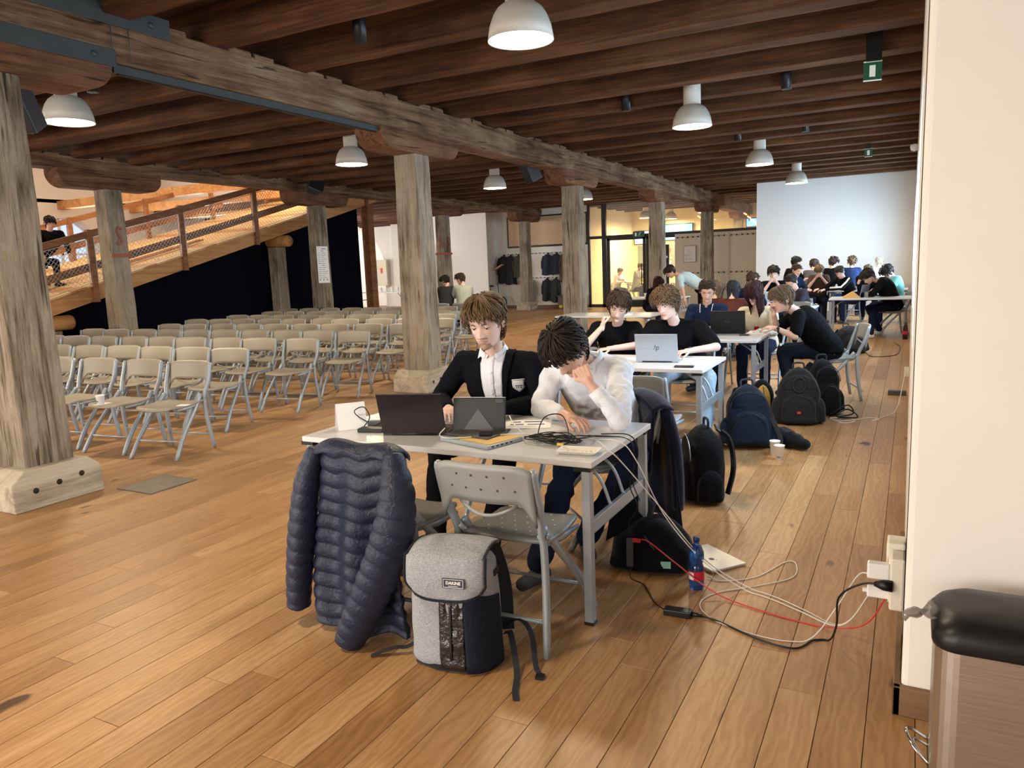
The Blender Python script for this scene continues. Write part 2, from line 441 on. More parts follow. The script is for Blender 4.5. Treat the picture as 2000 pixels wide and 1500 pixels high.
# left wall with arched niches and bright windows
def arch_wall(name, x, ys, y0, y1):
    mb = MB(); pts = []
    N = 12
    cur = y0
    for c, hw, sill, spring in ys:
        mb.box(x - .5, x, cur, c - hw, 0, 5.7)
        mb.box(x - .5, x, c - hw, c + hw, 0, sill)
        arc = [(c - hw * math.cos(PI * i / N), spring + hw * math.sin(PI * i / N)) for i in range(N + 1)]
        for i in range(N):
            a, b = arc[i], arc[i + 1]
            mb.prism([a, b, (b[0], 5.7), (a[0], 5.7)], x - .5, x, 'x')
        cur = c + hw
    mb.box(x - .5, x, cur, y1, 0, 5.7)
    return struct(mb.build(name, M['white']))
AR = [(3.5, 1.05, 1.2, 2.45), (8.75, 1.05, 1.2, 2.45), (14.0, 1.05, 1.2, 2.45), (19.2, 1.05, 1.2, 2.45)]
arch_wall('wall_left', -22.0, AR, -5.2, 24.0)
for i, (c, hw, s_, sp) in enumerate(AR):
    f = MB().box(-22.42, -22.36, c - hw, c + hw, s_, s_ + .07).box(-22.42, -22.36, c - .03, c + .03, s_, sp + hw).box(-22.42, -22.36, c - hw, c + hw, sp - .03, sp + .03)
    f = struct(f.build('window_%d' % (i + 6), M['screenwhite']))
    MB().box(-22.395, -22.39, c - hw, c + hw, s_, sp + hw).build('pane', M['glass'], f)
# far walls
YB = 25.75
wallbox('wall_far_white', [(-16.9, -14.1, 25.0, 25.3, 0, 3.9), (-14.4, -14.1, 25.3, 28.4, 0, 3.9)], mat('bright_plaster', (.86, .83, .78), .9))
MB().box(-14.1, -13.62, 25.32, 25.9, 1.62, 1.68)
wallbox('wall_coats', [(-14.1, -10.35, YB, YB + .2, 0, 3.9)])
mb = MB(); xc, rr_, sp_, yb = -22.9, 1.75, 1.75, 28.0
mb.box(-25.4, xc - rr_, yb, yb + 1, 0, 4.0).box(xc + rr_, -20.6, yb, yb + 1, 0, 4.0).box(-20.6, -16.9, yb - .12, yb + 1, 0, 4.0).box(xc - rr_, xc + rr_, yb + .7, yb + 1, 0, 4.0)
for i in range(16):
    a, b = [(xc - rr_ * math.cos(PI * q / 16), sp_ + rr_ * math.sin(PI * q / 16)) for q in (i, i + 1)]
    mb.prism([a, b, (b[0], 4.0), (a[0], 4.0)], yb, yb + .7, 'y')
struct(mb.build('wall_far_left', M['white'], fixn=True))
wallbox('wall_coffee_side', [(-25.6, -25.3, 24, 28.5, 0, 1), (-25.6, -25.3, 24, 28.5, 2.9, 4), (-25.6, -25.3, 24, 24.8, 1, 2.9), (-25.6, -25.3, 27.2, 28.5, 1, 2.9), (-25.4, -22, 23.8, 24, 0, 4)])
wallbox('wall_screen', [(-3.98, .02, 22.8, 23.1, 0, 3.9)], M['screenwhite'])
M['yellowlit'] = mat('yellow_lit_wall', (.85, .72, .42), .9)  # yellow lamplight of the foyer put into the wall colour
wallbox('wall_foyer', [(-14.1, .3, 31.0, 31.3, 0, 3.9)], M['yellowlit'])
wallbox('wall_foyer_side', [(-10.6, -10.42, YB + .2, 31, 0, 3.9)], M['yellowlit'])
# skirting near right wall corner
struct(MB().box(-.005, 3.2, 2.676, 2.70, 0, .105).box(-.005, .02, 2.676, 4.3, 0, .105).build('baseboard_right', M['skirting'], bevel=.004))
struct(MB().box(-14.1, -10.4, YB - .02, YB, 0, .1).build('baseboard_far', M['skirting']))
ORD = ['first', 'second', 'third', 'fourth', 'fifth', 'sixth', 'seventh', 'eighth', 'ninth', 'tenth', 'eleventh', 'twelfth']
# ------------------------------------------------------------ timber posts, corbels, beams
M['paint'] = mat('red_paint', (.34, .10, .06), .8)
M['hole'] = mat('peg_hole', (.02, .015, .01), .9)
def post(x, y, label, ztop=3.0, wx=.34, wy=.34, corb=.86, seed=0, base=True, zb=.28, S=False, cz=.25):
    t = thing('timber_post', label, 'post', (x, y, 0), group='old timber posts')
    mb = MB(); rough_box(mb, -wx / 2, wx / 2, -wy / 2, wy / 2, zb if base else .0, ztop + .01, 'z', 30, .011, .012, seed, fr=2.2)
    # slight swelling towards the foot
    mb.v = [(a * (1.06 - .05 * c), b * (1.06 - .05 * c), c) for a, b, c in mb.v]
    mb.build('shaft', M['post'], t)
    if base:
        bl, bw, h = .33, .27, .285
        mb = MB(); n = 10
        prof = [(-bl, 0), (bl, 0), (bl, h * .72), (bl - .1, h), (-bl + .1, h), (-bl, h * .72)]
        vs = []
        for s_ in (-1, 1):
            for a, b in prof: vs.append((s_ * (bw - (0.012 if b > 0 else 0)), a, b))
        mb.add(vs, [(5, 4, 3, 2, 1, 0), (6, 7, 8, 9, 10, 11)] + [(i, (i + 1) % 6, 6 + (i + 1) % 6, 6 + i) for i in range(6)], None, False)
        b = mb.build('base_block', M['base'], t, bevel=.012, fixn=True)
        for k in (-1, 0, 1):
            mb = MB(); mb.lathe([(.021, 0), (.021, .006), (.0001, .006)], 12, Matrix.Translation((bw - .012, k * .17, .15 + .02 * k)) @ Matrix.Rotation(PI / 2, 4, 'Y'))
            mb.build('peg_hole', M['hole'], b)
    if corb:
        hw = wx / 2 + .015; L = corb; h = cz; N = 7; prof = []
        for i in range(N + 1):
            a = PI / 2 * i / N; prof.append((L - .24 + .24 * math.sin(a), ztop + .2 - .2 * math.cos(a) if True else 0))
        prof = [(-a, b) for a, b in prof[::-1]] + prof
        prof = prof + [(L, ztop + h), (-L, ztop + h)]
        mb = MB().prism(prof, -hw, hw, 'x')
        mb.v = [(a + .006 * noise.noise(Vector((a * 9, b * 3, seed))), b + .01 * noise.noise(Vector((seed, b * 2, c * 7))), c) for a, b, c in mb.v]
        mb.build('corbel', M['corbel'], t, bevel=.015, fixn=True)
    if S:
        # a red painted S over a red band
        for face in (('y', 'x') if S == 2 else ('x',)):
            R_ = (Matrix.Translation((wx / 2 + .016, 0, 2.33)) @ Matrix.Rotation(PI / 2, 4, 'Z') if face == 'x' else Matrix.Translation((0, -wy / 2 - .016, 2.33))) @ Matrix.Rotation(PI / 2, 4, 'X') @ Matrix.Scale(.62, 4, (1, 0, 0))
            text('S', .46, M['paint'], t, R_, 'painted_letter', .003)
            mb = MB()
            if face == 'x': mb.box(wx / 2 + .005, wx / 2 + .0145, -wy / 2 - .01, wy / 2 + .01, 1.99, 2.05)
            else: mb.box(-wx / 2 - .01, wx / 2 + .01, -wy / 2 - .0145, -wy / 2 - .005, 1.99, 2.05)
            mb.build('painted_band', M['paint'], t)
    return t
XM, X2 = -5.68, -12.3
MAINY = (3.15, 8.22, 13.42, 18.78, 24.05)
ml = ['large weathered timber post at the left edge of the picture, nearest to the camera', 'weathered timber post on a three-hole base block between the desk and the chair rows',
      'timber post behind the dark haired boys, third along the nearer beam', 'timber post beside the glass door, fourth along the nearer beam', 'timber post in front of the pegboard wall, farthest under the nearer beam']
for i, y in enumerate(MAINY): post(XM, y, ml[i], seed=i + 1, ztop=3.0 if i < 4 else 3.0, wx=.36)
SECY = (8.62, 13.82, 19.2, 24.6)
sl = ['timber post with a red painted S standing beside the chair rows and ramp', 'timber post carrying a white printed poster sheet', 'brown timber post with faded red letters behind the seated pair', 'timber post in front of the coat rack on a pale base block']
for i, y in enumerate(SECY): post(X2, y, sl[i], seed=i + 11, ztop=3.13, wx=.34, S=(1 if i == 0 else 2 if i == 2 else False), cz=.3, corb=.95)
post(XM - .1, 29.4, 'timber post in the lit foyer behind the glass', seed=31)
post(-11.3, 28.2, 'timber post seen through the left pane of the glass wall', seed=32)
def beam(label, x, y0, y1, z0, z1, w_, seed):
    t = thing('timber_beam', label, 'beam', (x, 0, 0))
    mb = MB(); rough_box(mb, -w_ / 2, w_ / 2, y0, y1, z0, z1, 'y', int((y1 - y0) * 6), .011, .012, seed, fr=1.4)
    mb.build('beam_timber', M['beam'], t)
    mb = MB()
    for k in range(int(y0), int(y1) + 1):      # raised shoulders of the notches between the joists
        for (a, b) in ((k + .2, k + .44), (k + .5, k + .73)):
            if a > y0 and b < y1: rough_box(mb, -w_ / 2 - .004, w_ / 2 + .004, a, b + .01, z1 - .03, z1 + .035, 'y', 2, .012, .012, seed + k, fr=3)
    mb.build('notch_shoulder', M['beam'], t)
    return t
b1 = beam('long weathered timber beam over the nearer row of posts', XM, -5, 25.7, 3.235, 3.585, .36, 3)
b2 = beam('long dark timber beam over the farther row of posts', X2, -5, 25.7, 3.42, 3.62, .34, 5)
b3 = beam('timber beam in the lit foyer behind the glass wall', XM - .05, 26.0, 31, 3.2, 3.55, .34, 8)
b4 = beam('timber beam in the foyer left of the glass door', -11.3, 26.0, 31, 3.2, 3.55, .34, 9)
# steel straps on the nearest corbel and beam, track under the beam, little chains
for nm, (a, b, c, d), l in (('steel_strap', (2.2, 4.55, 3.50, 3.66), 'dark grey steel strap bolted along the upper edge of the near beam'), ('steel_strap', (2.2, 4.03, 3.19, 3.32), 'dark grey steel strap bolted across the nearest corbel')):
    t = thing(nm, l, 'strap', (XM, 0, 0)); s_ = .21
    MB().box(s_, s_ + .012, a, b, c, d).build('strap_plate', M['steel'], t, bevel=.003)
    for yy in (a + .3, (a + b) / 2, b - .18):
        MB().lathe([(.0001, .012), (.02, .01), (.026, 0)], 8, Matrix.Translation((s_ + .012, yy, (c + d) / 2)) @ Matrix.Rotation(PI / 2, 4, 'Y')).build('bolt', M['steel'], t)
t = thing('lighting_track', 'black metal track fixed under the near timber beam', 'track', (XM, 0, 3.2))
MB().box(.08, .15, 4.05, 7.4, -.03, .03).build('track_rail', M['steel'], t); MB().box(.10, .13, 4.1, 7.35, -.036, -.03).build('track_slot', M['black'], t)
for i, y in enumerate((4.02, 4.17)):
    MB().tube([(XM + .2, y, 3.57), (XM + .205, y, 3.24)], .004, 5).build('hanging_chain', M['darkgrey']).name = 'hanging_chain'
    o = COL.objects[-1]; tag(o, ('thin hanging chain nearer the steel strap on the beam', 'thin hanging chain just beyond the first one on the beam')[i], 'chain')
# ------------------------------------------------------------ pendant lamps
def lamp0():
    t = thing('pendant_lamp', '', 'lamp', group='grey bell pendant lamps')
    prof = [(.078, .20), (.079, .235), (.10, .215), (.15, .185), (.19, .13), (.215, .06), (.225, .0)]
    outer = [(.09, .245), (.12, .232), (.155, .205), (.185, .16), (.21, .095), (.227, .0)]
    inner = [(.222, .002), (.205, .09), (.18, .15), (.145, .19), (.10, .215), (.0001, .22)]
    MB().lathe(outer + inner, 36, caps=False).build('bell_shade', M['lampgrey'], t)
    MB().lathe([(.0001, .235), (.098, .235), (.098, .82), (.0001, .82)], 24).build('neck', M['lampgrey'], t)
    MB().lathe([(.0001, .004), (.219, .004), (.214, .02), (.0001, .02)], 32).build('diffuser', M['lampglow'], t)
    return t
L0 = lamp0()
def put_lamp(x, y, z, label, first=[True]):
    o = L0 if first[0] else copy_tree(L0); first[0] = False
    o.location = (x, y, z); o['label'] = label
    l = bpy.data.lights.new('lamp_bulb', 'AREA'); l.shape = 'DISK'; l.size = .4; l.energy = 62; l.color = (1, .80, .55)
    q = bpy.data.objects.new('lamp_bulb', l); COL.objects.link(q); q.location = (x, y, z - .005); o.scale = (1.08,) * 3
    return o
lm = ['grey bell pendant lamp at the top edge, nearest to the camera', 'grey bell pendant lamp over the table with the silver laptop', 'grey bell pendant lamp third along the right-hand bay', 'grey bell pendant lamp in front of the white board wall', 'grey bell pendant lamp over the farthest tables by the white board wall']
for i, (x, y) in enumerate(((-2.61, 5.27), (-2.5, 9.79), (-2.5, 14.56), (-2.42, 18.9))): put_lamp(x, y, 3.2, lm[i])
lm = ['grey bell pendant lamp partly behind the loudspeaker at the upper left', 'grey bell pendant lamp beside the black loudspeaker over the chair rows', 'grey bell pendant lamp between the second and third near posts', 'grey bell pendant lamp half hidden by the third near post']
for i, (x, y) in enumerate(((-7.73, 5.08), (-7.66, 9.48), (-7.81, 14.3), (-7.57, 18.6))): put_lamp(x, y, 3.2, lm[i])
for i, (x, y) in enumerate(((-2.65, .8), (-7.75, .65), (-2.7, -3.6), (-7.8, -3.7))): put_lamp(x, y, 3.2, 'grey bell pendant lamp behind the camera, %s' % ('over the near right floor', 'over the near left floor', 'farthest back right', 'farthest back left')[i])
for i, (x, y) in enumerate(((-9.1, 28.6), (-6.6, 27.6), (-8.6, 30.3))): put_lamp(x, y, 3.2, ('pendant lamp in the foyer seen above the glass door', 'pendant lamp in the foyer right of the fourth near post', 'pendant lamp farthest back in the foyer')[i])
for y in (6.5, 11, 15.5, 20):
    for x in (-16.0,):
        l = bpy.data.lights.new('lamp_bulb', 'AREA'); l.shape = 'DISK'; l.size = .4; l.energy = 75; l.color = (1, .78, .48)
        q = bpy.data.objects.new('lamp_bulb', l); COL.objects.link(q); q.location = (x + 1, y, 5.2)
# ------------------------------------------------------------ loudspeakers, spot cans, exit signs
def speaker(loc, rot, label, s_=.85):
    t = thing('loudspeaker', label, 'speaker', loc, rot=rot); t.scale = (s_,) * 3
    MB().prism([(-.17, -.14), (.17, -.14), (.11, .14), (-.11, .14)], -.28, .28, 'z').build('cabinet', M['darkgrey'], t, bevel=.012)
    MB().box(-.16, .16, -.152, -.14, -.27, .27).build('grille', M['black'], t, bevel=.003)
    MB().tube([(0, .14, 0), (0, .2, .12), (0, .22, .34)], .014, 6).tube([(.05, .0, .28), (.03, .1, .4)], .008, 5).build('bracket', M['blackmetal'], t)
speaker((-6.75, 4.0, 3.1), (math.radians(28), 0, math.radians(20)), 'black loudspeaker hanging behind the nearest post')
speaker((-11.7, 13.2, 3.62), (math.radians(-14), math.radians(20), math.radians(60)), 'black loudspeaker fixed to the farther beam above the poster post', 1.05)
speaker((-6.05, 12.4, 3.28), (math.radians(24), 0, math.radians(-40)), 'black loudspeaker behind the nearer beam left of the third post')
for i, (x, y, lab) in enumerate(((-4.3, 5.55, 'black ceiling spotlight can near the top, left of the nearest lamp'), (-7.6, 5.3, 'black ceiling spotlight can behind the near beam'), (-3.4, 9.9, 'black ceiling spotlight can left of the second pendant lamp'), (-1.4, 9.9, 'black ceiling spotlight can right of the second pendant lamp'), (-2.7, 13.6, 'small black spotlight can among the far joists'), (-1.6, 13.4, 'small black spotlight can right of the third pendant lamp'))):
    t = thing('spotlight_can', lab, 'spotlight', (x, y, 3.62)); h = .1
    MB().lathe([(.055, -h), (.06, -h), (.06, .28), (.0001, .28)], 16).build('can_body', M['black'], t)
    MB().lathe([(.0001, -h + .02), (.05, -h + .02), (.05, -h + .03), (.0001, -h + .03)], 16).build('lens', M['darkgrey'], t)
M['sign'] = mat('green_sign', (.01, .09, .045), .4, emit=(.01, .16, .08), es=.04)
M['signw'] = mat('sign_white', (.8, .85, .8), .4, emit=(.8, .9, .8), es=.12)
def exitsign(loc, rz, label, s=1.0, man=False):
    t = thing('exit_sign', label, 'sign', loc, rz)
    MB().box(-.06 * s, .075 * s, -.05, .05, .09 * s, .60).build('black_housing', M['black'], t)
    p = MB().box(-.085 * s, .085 * s, -.006, .006, -.09 * s, .09 * s).build('sign_panel', M['sign'], t, bevel=.002)
    MB().box(-.03 * s, .025 * s, -.0085, -.006, -.055 * s, .055 * s).build('door_mark', M['signw'], p)
    MB().box(-.085 * s, .085 * s, -.009, .006, .085 * s, .095 * s).build('edge_strip', M['signw'], p); MB().box(-.085 * s, .085 * s, -.009, .006, -.095 * s, -.085 * s).build('edge_strip', M['signw'], p)
exitsign((-.42, 8.78, 3.36), math.radians(10), 'green emergency exit sign hanging from the joists at the upper right')
exitsign((-.8, 16.2, 3.42), 0, 'small dark exit sign among the far joists near the right wall', .8)
t = thing('exit_sign', 'green running man exit sign above the glass door', 'sign', (-8.4, 25.62, 2.5))
MB().box(-.2, .2, -.02, .02, -.1, .1).build('sign_panel', M['sign'], t)
mb = MB().box(-.13, -.08, -.025, -.02, -.06, .06).ball((.06, -.022, .055), (.016, .004, .016), 8, 5)
mb.bar((.05, -.022, .04), (.02, -.022, -.01), .03, .006).bar((.02, -.022, -.01), (-.02, -.022, -.06), .02, .006).bar((.02, -.022, -.01), (.07, -.022, -.05), .02, .006).bar((.05, -.022, .03), (0, -.022, .03), .015, .006)
mb.build('running_man', M['signw'], t)
t = thing('security_camera', 'white dome camera high on the right wall', 'camera', (-.03, 14.1, 3.2))
MB().lathe([(.0001, -.07), (.05, -.05), (.065, 0), (.06, .04), (.0001, .05)], 16).build('dome', M['screenwhite'], t)
# ------------------------------------------------------------ ramp
RX, RX2 = -13.25, -16.9
def rz_(y): return 1.04 + .264 * (y - 8.0)
ra = thing('wooden_ramp', 'wooden ramp rising away behind the chair rows with wire mesh railings', 'ramp', (RX, 0, 0))
y0, y1 = 3.8, 18.0
def slab(mb, xa, xb, ya, yb, dz0, dz1):
    vs = [(x, y, rz_(y) + dz) for x in (xa, xb) for y in (ya, yb) for dz in (dz0, dz1)]
    mb.add(vs, [(0, 1, 3, 2), (4, 6, 7, 5), (0, 4, 5, 1), (2, 3, 7, 6), (0, 2, 6, 4), (1, 5, 7, 3)], None, False)
mb = MB(); slab(mb, -.06, .06, y0, y1, 0, .27); mb.build('stringer', M['ramp'], ra, bevel=.006)
mb = MB(); slab(mb, RX2 - RX - .06, RX2 - RX + .06, y0, y1, 0, .27); mb.build('stringer', M['ramp'], ra)
k = 0; y = y0
while y < y1 - .3:
    mb = MB(); slab(mb, RX2 - RX - .1, .1, y, y + .29, .275, .31 + .004 * random.random()); mb.build('deck_board', M['ply'] if k % 5 else M['ramp'], ra); y += .3; k += 1
for X_ in (0, RX2 - RX):
    ys = [4.7, 6.75, 8.76, 10.76, 12.76, 14.8, 16.8]
    for y in ys:
        zt = min(rz_(y) + 1.28, 3.86)
        mb = MB().bar((X_ + .08, y, rz_(y) - .02), (X_ + .08, y, zt), .09, .1, up=(0, 1, 0)); mb.build('railing_post', M['rail'], ra, bevel=.005)
    mb = MB()
    mb.bar((X_ + .08, 4.2, rz_(4.2) + 1.2), (X_ + .08, 13.6, rz_(13.6) + 1.2), .06, .12); mb.build('handrail', M['rail'], ra, bevel=.005)
    mb = MB(); mb.bar((X_ + .05, 4.2, rz_(4.2) + .62), (X_ + .05, 15.2, rz_(15.2) + .62), .04, .14); mb.build('mid_rail', M['rail'], ra, bevel=.004)
    mb = MB(); nrm = .005
    for i in range(len(ys) - 1):
        a, b = ys[i] + .07, ys[i + 1] - .07; st = .085
        if X_ != 0: continue
        lo, hi = .34, 1.12; hgt = hi - lo
        q = a - hgt
        while q < b:
            for d in (1, -1):
                p0, p1 = q, q + hgt
                s0, s1 = max(p0, a), min(p1, b)
                if s1 <= s0: continue
                u0, u1 = (s0 - q) / hgt, (s1 - q) / hgt
                if d < 0: z0, z1_ = hi - u0 * hgt, hi - u1 * hgt
                else: z0, z1_ = lo + u0 * hgt, lo + u1 * hgt
                if rz_(s1) + z1_ < 3.6: mb.bar((X_ + .1, s0, rz_(s0) + z0), (X_ + .1, s1, rz_(s1) + z1_), nrm, nrm)
            q += st
        for zz in (lo, hi): mb.bar((X_ + .1, a, rz_(a) + zz), (X_ + .1, b, rz_(b) + zz), .012, .012)
        for yy in (a, b): mb.bar((X_ + .1, yy, rz_(yy) + lo), (X_ + .1, yy, rz_(yy) + hi), .012, .012)
    if X_ == 0: mb.build('wire_mesh', mat('wire', (.4, .38, .34), .4, .6), ra)['kind'] = 'stuff'
mb = MB()
for q in range(2):
    mb.bar((-.75 - .12 * q, 9.6, rz_(9.6) + .36), (-.55 - .1 * q, 11.8, rz_(11.8) + .37), .05, .04)
tag(mb.build('loose_lath', M['ramp'], None), 'loose wooden laths lying on the ramp deck', 'lath'); COL.objects[-1].location = (RX, 0, 0)
for i, (y, lab) in enumerate(((7.95, 'short timber prop carrying the low end of the ramp'), (13.55, 'timber prop with a log cap under the high end of the ramp'))):
    t = thing('ramp_prop', lab, 'post', (RX - .12, y, 0)); zt = rz_(y) - .28
    mb = MB(); rough_box(mb, -.15, .15, -.16, .16, 0, zt, 'z', 12, .012, .03, i + 50); mb.build('shaft', M['post'], t)
    mb = MB().lathe([(.0001, -.42), (.12, -.42), (.135, -.38), (.135, .38), (.12, .42), (.0001, .42)], 14, Matrix.Translation((.0, 0, zt + .14)) @ Matrix.Rotation(PI / 2, 4, 'X' if i == 0 else 'Y'))
    mb.build('log_cap', M['ramp'], t)
mb = MB()
def cur(u, v):
    y = 3.0 + u * 13.9; zt = rz_(y) + .02
    return (RX - .38 + .03 * math.sin(y * 9) + .02 * math.sin(y * 23 + 1), y, zt * (1 - v))
mb.grid(cur, 150, 4); cu = mb.build('black_curtain', M['curtain']); tag(cu, 'black curtain hanging under the wooden ramp', 'curtain')
struct(MB().box(RX - .25, RX - .02, 16.95, 17.2, 0, 3.5).build('trim_1', M['rail']))
# lit rafters of the left bay
# poster on post
M['paper'] = mat('white_paper', (.85, .85, .84), .7)
M['ink'] = mat('printed_grey', (.18, .18, .2), .7)
t = thing('poster', 'white printed programme sheet fixed to the timber post under the ramp end', 'poster', (X2 + .21, 13.68, 1.78), PI / 2)
MB().box(-.19, .19, -.001, .003, -.42, .42).build('sheet', M['paper'], t)
ro = random.Random(3); mb = MB(); z = .36
rows_ = [('h', .1)] + [('t', 0)] + [('r', 0)] * 6 + [('t', 0)] + [('r', 0)] * 6
for kind, _ in rows_:
    if kind == 'h': mb.box(-.03, .1, -.0025, -.001, z - .008, z + .01)
    elif kind == 't': mb.box(-.05, .04, -.0025, -.001, z - .006, z + .006)
    else:
        mb.box(-.16, -.16 + ro.uniform(.05, .09), -.0025, -.001, z - .005, z + .005); mb.box(-.05, ro.uniform(.02, .15), -.0025, -.001, z - .004, z + .004)
    z -= .047
for xx in (-.13, -.02, .1): mb.box(xx - .02, xx + .02, -.0025, -.001, -.36, -.33)
mb.build('print', M['ink'], t)
# ------------------------------------------------------------ folding chairs
M['chair'] = mat('chair_plastic', (.30, .265, .205), .42, var=.06, scale=4)
M['chairframe'] = mat('chair_frame_grey', (.33, .37, .40), .35, .25)
M['chairn'] = mat('chair_plastic_grey', (.24, .25, .245), .4, var=.05, scale=4)
M['dimple'] = mat('chair_perforation', (.05, .05, .05), .8)
def chair0(label, plastic, frame, holes=False, name='folding_chair', closed_back=False):
    """faces -Y; origin on the floor under the seat"""
    t = thing(name, label, 'chair')
    def seat(u, v):
        y = -.23 + .40 * v
        w_ = .185 + .028 * v - (.035 * (1 - v * 6) ** 2 if v < .1667 else 0)
        x = (u * 2 - 1) * w_
        z = .455 - .018 * math.sin(PI * min(1, v * 1.1)) - .012 * (1 - (u * 2 - 1) ** 2) - (.022 * (1 - v * 5) ** 2 if v < .2 else 0)
        return (x, y, z)
    st = MB().grid(lambda u, v: seat(u, v), 10, 12, thick=-.016); st = st.build('seat', plastic, t, fixn=True)
    def back(u, v):
        a = (u * 2 - 1); x = a * .212; z0 = .655 + .155 * v
        y = .258 + .04 * (z0 - .65) / .15 + .035 * (1 - a * a)
        zl = .655 - .10 * max(0, (abs(a) - .62) / .38) ** 2.2 - .008 * (1 - a * a); zt = .812 - .022 * abs(a) ** 6; z = zl + (zt - zl) * v
        return (x, y, z)
    bk = MB().grid(back, 20, 6, thick=.014)
    # curved lip under the opening of the back
    if not closed_back:
        pts = [((i / 10 * 2 - 1) * .13, .268 + .034 * (1 - (i / 5 - 1) ** 2) , .638 - .045 * (1 - (i / 5 - 1) ** 2)) for i in range(11)]
        bk.sweep(pts, [(-.005, -.006), (.005, -.006), (.005, .006), (-.005, .006)])
    bk = bk.build('backrest', plastic, t, fixn=True)
    if holes:
        mb = MB()
        for r in range(2):
            for c in range(5 - r):
                u = (c + 1 + .5 * r) / 6; p = Vector(back(u, .35 + .35 * r))
                mb.lathe([(.0001, -.0158), (.0048, -.0158), (.0048, .0158), (.0001, .0158)], 8, Matrix.Translation(p + Vector((0, .0012, 0))) @ Matrix.Rotation(PI / 2, 4, 'X'))
        mb.build('perforation', M['dimple'], bk)
        mb = MB()
        for r in range(6):
            for c in range(5 - r % 2):
                p = Vector(seat((c + 1 + .5 * (r % 2)) / 6, .12 + .14 * r))
                mb.lathe([(.0001, .0012), (.0045, .0012), (.0045, -.002)], 7, Matrix.Translation(p + Vector((0, 0, .0162))))
        mb.build('perforation', mat('seat_dimple', (.5, .52, .53), .5), st)
    prof = [(-.010, -.016), (.010, -.016), (.010, .016), (-.010, .016)]
    for s_ in (-1, 1):
        x = .215 * s_
        pts = catmull([(x * 1.0, .297, .795), (x, .278, .72), (x * 1.0, .245, .62), (x * .93, .205, .52), (x * .93, .19, .45), (x * .97, .20, .25), (x * 1.03, .24, .0)], 4)
        MB().sweep(pts, prof, up=(0, 1, 0), scales=[.7] + [1.0] * (len(pts) - 3) + [.95, .8]).build('back_leg', frame, t)
        pts = catmull([(x * .86, .165, .52), (x * .93, .07, .41), (x * 1.0, -.13, .2), (x * 1.06, -.27, .0)], 5)
        MB().sweep(pts, prof, up=(0, 1, 0)).build('front_leg', frame, t)
        MB().sweep([(x * .86, .20, .50), (x * .87, .15, .45), (x * .9, .0, .425), (x * .94, -.16, .425)], [(-.008, -.014), (.008, -.014), (.008, .014), (-.008, .014)], scales=[.7, 1, 1, .5]).build('seat_rail', frame, t)
        MB().lathe([(.0001, .0), (.013, .0), (.013, .006), (.0001, .006)], 10, Matrix.Translation((x * .93 + s_ * .011, .178, .49)) @ Matrix.Rotation(s_ * PI / 2, 4, 'Y')).build('hinge', frame, t)
    MB().tube([(-.205, .215, .14), (.205, .215, .14)], .009, 6).build('stretcher', frame, t)
    MB().tube([(-.215, -.17, .15), (.215, -.17, .15)], .008, 6).build('stretcher', frame, t)
    return t
CH = chair0('x', M['chair'], M['chairframe'], name='folding_chair')
rr = random.Random(11)
rows = [4.5, 5.5, 6.55, 7.6, 8.63, 9.68, 10.75, 11.8, 12.85]
xend = [-5.9, -6.45, -6.45, -6.45, -6.45, -6.45, -6.5, -7.85, -8.4]
left = [-11.6, -12.2, -12.2, -12.1, -12.1, -12.3, -12.45, -12.6, -12.85]
nch = 0
for r, y in enumerate(rows):
    x = xend[r]; c = 0
    while x > left[r]:
        if any(abs(x - px) < .42 and abs(y - py) < .5 for px, py in [(X2, q) for q in SECY] + [(XM, q) for q in MAINY]): x -= .615; continue
        o = CH if nch == 0 else copy_tree(CH)
        o.location = (x + rr.uniform(-.02, .02), y + rr.uniform(-.03, .03), 0)
        o.rotation_euler = (0, 0, math.radians((6 if r == 0 else 12) + rr.uniform(-5, 5))); o.scale = (1.09, 1, 1)
        o['label'] = 'beige folding chair, %s from the aisle in the %s row' % (ORD[c], ORD[r]); o['group'] = 'folding chairs in the audience rows'
        nch += 1; c += 1; x -= .67 if r == 0 else .615
# ------------------------------------------------------------ tables
M['tabletop'] = mat('white_table_laminate', (.60, .61, .63), .28, var=.02, scale=3)
M['tabledge'] = mat('white_table_edge', (.66, .67, .68), .4)
M['tableg'] = mat('table_leg_silver', (.34, .37, .40), .35, .5)
def table0(W_, D, label, group='white folding tables', M_top=None):
    t = thing('folding_table', label, 'table', group=group)
    MB().box(-W_ / 2, W_ / 2, -D / 2, D / 2, .712, .74).build('tabletop', M_top or M['tabletop'], t, bevel=.003)
    for s_ in (-1, 1):
        x = s_ * (W_ / 2 - .035)
        for q in (-1, 1):
            l = MB().bar((x, q * (D / 2 - .035), .012), (x, q * (D / 2 - .035), .695), .04, .04).build('leg', M['tableg'], t, bevel=.003)
            MB().box(x - .022, x + .022, q * (D / 2 - .035) - .022, q * (D / 2 - .035) + .022, 0, .014).build('foot_cap', M['black'], l)
            MB().box(x - .055, x + .022, q * (D / 2 - .035) - .02, q * (D / 2 - .035) + .02, .69, .712).build('bracket', M['black'], l)
        MB().bar((x, -D / 2 + .04, .43), (x, D / 2 - .04, .43), .022, .06).build('crossbar', M['tableg'], t, bevel=.003)
        for q in (-.09, .09):
            MB().tube(catmull([(x - s_ * .22, q, .70), (x - s_ * .1, q, .62), (x - s_ * .045, q, .56), (x - s_ * .01, q, .47), (x, q, .455)], 4), .008, 6).build('folding_strut', M['tableg'], t)
        MB().box(x - s_ * .30, x - s_ * .02, -.16, .16, .688, .712).build('hinge_plate', M['black'], t)
    MB().box(-W_ / 2 + .2, W_ / 2 - .2, D / 2 - .1, D / 2 - .075, .66, .712).build('rail', M['blackmetal'], t)
    return t
TB = table0(1.6, .82, 'white folding table in front with laptops and cables, where the blazer and white shirt sit')
TB.location = (-1.955, 3.265, 0)
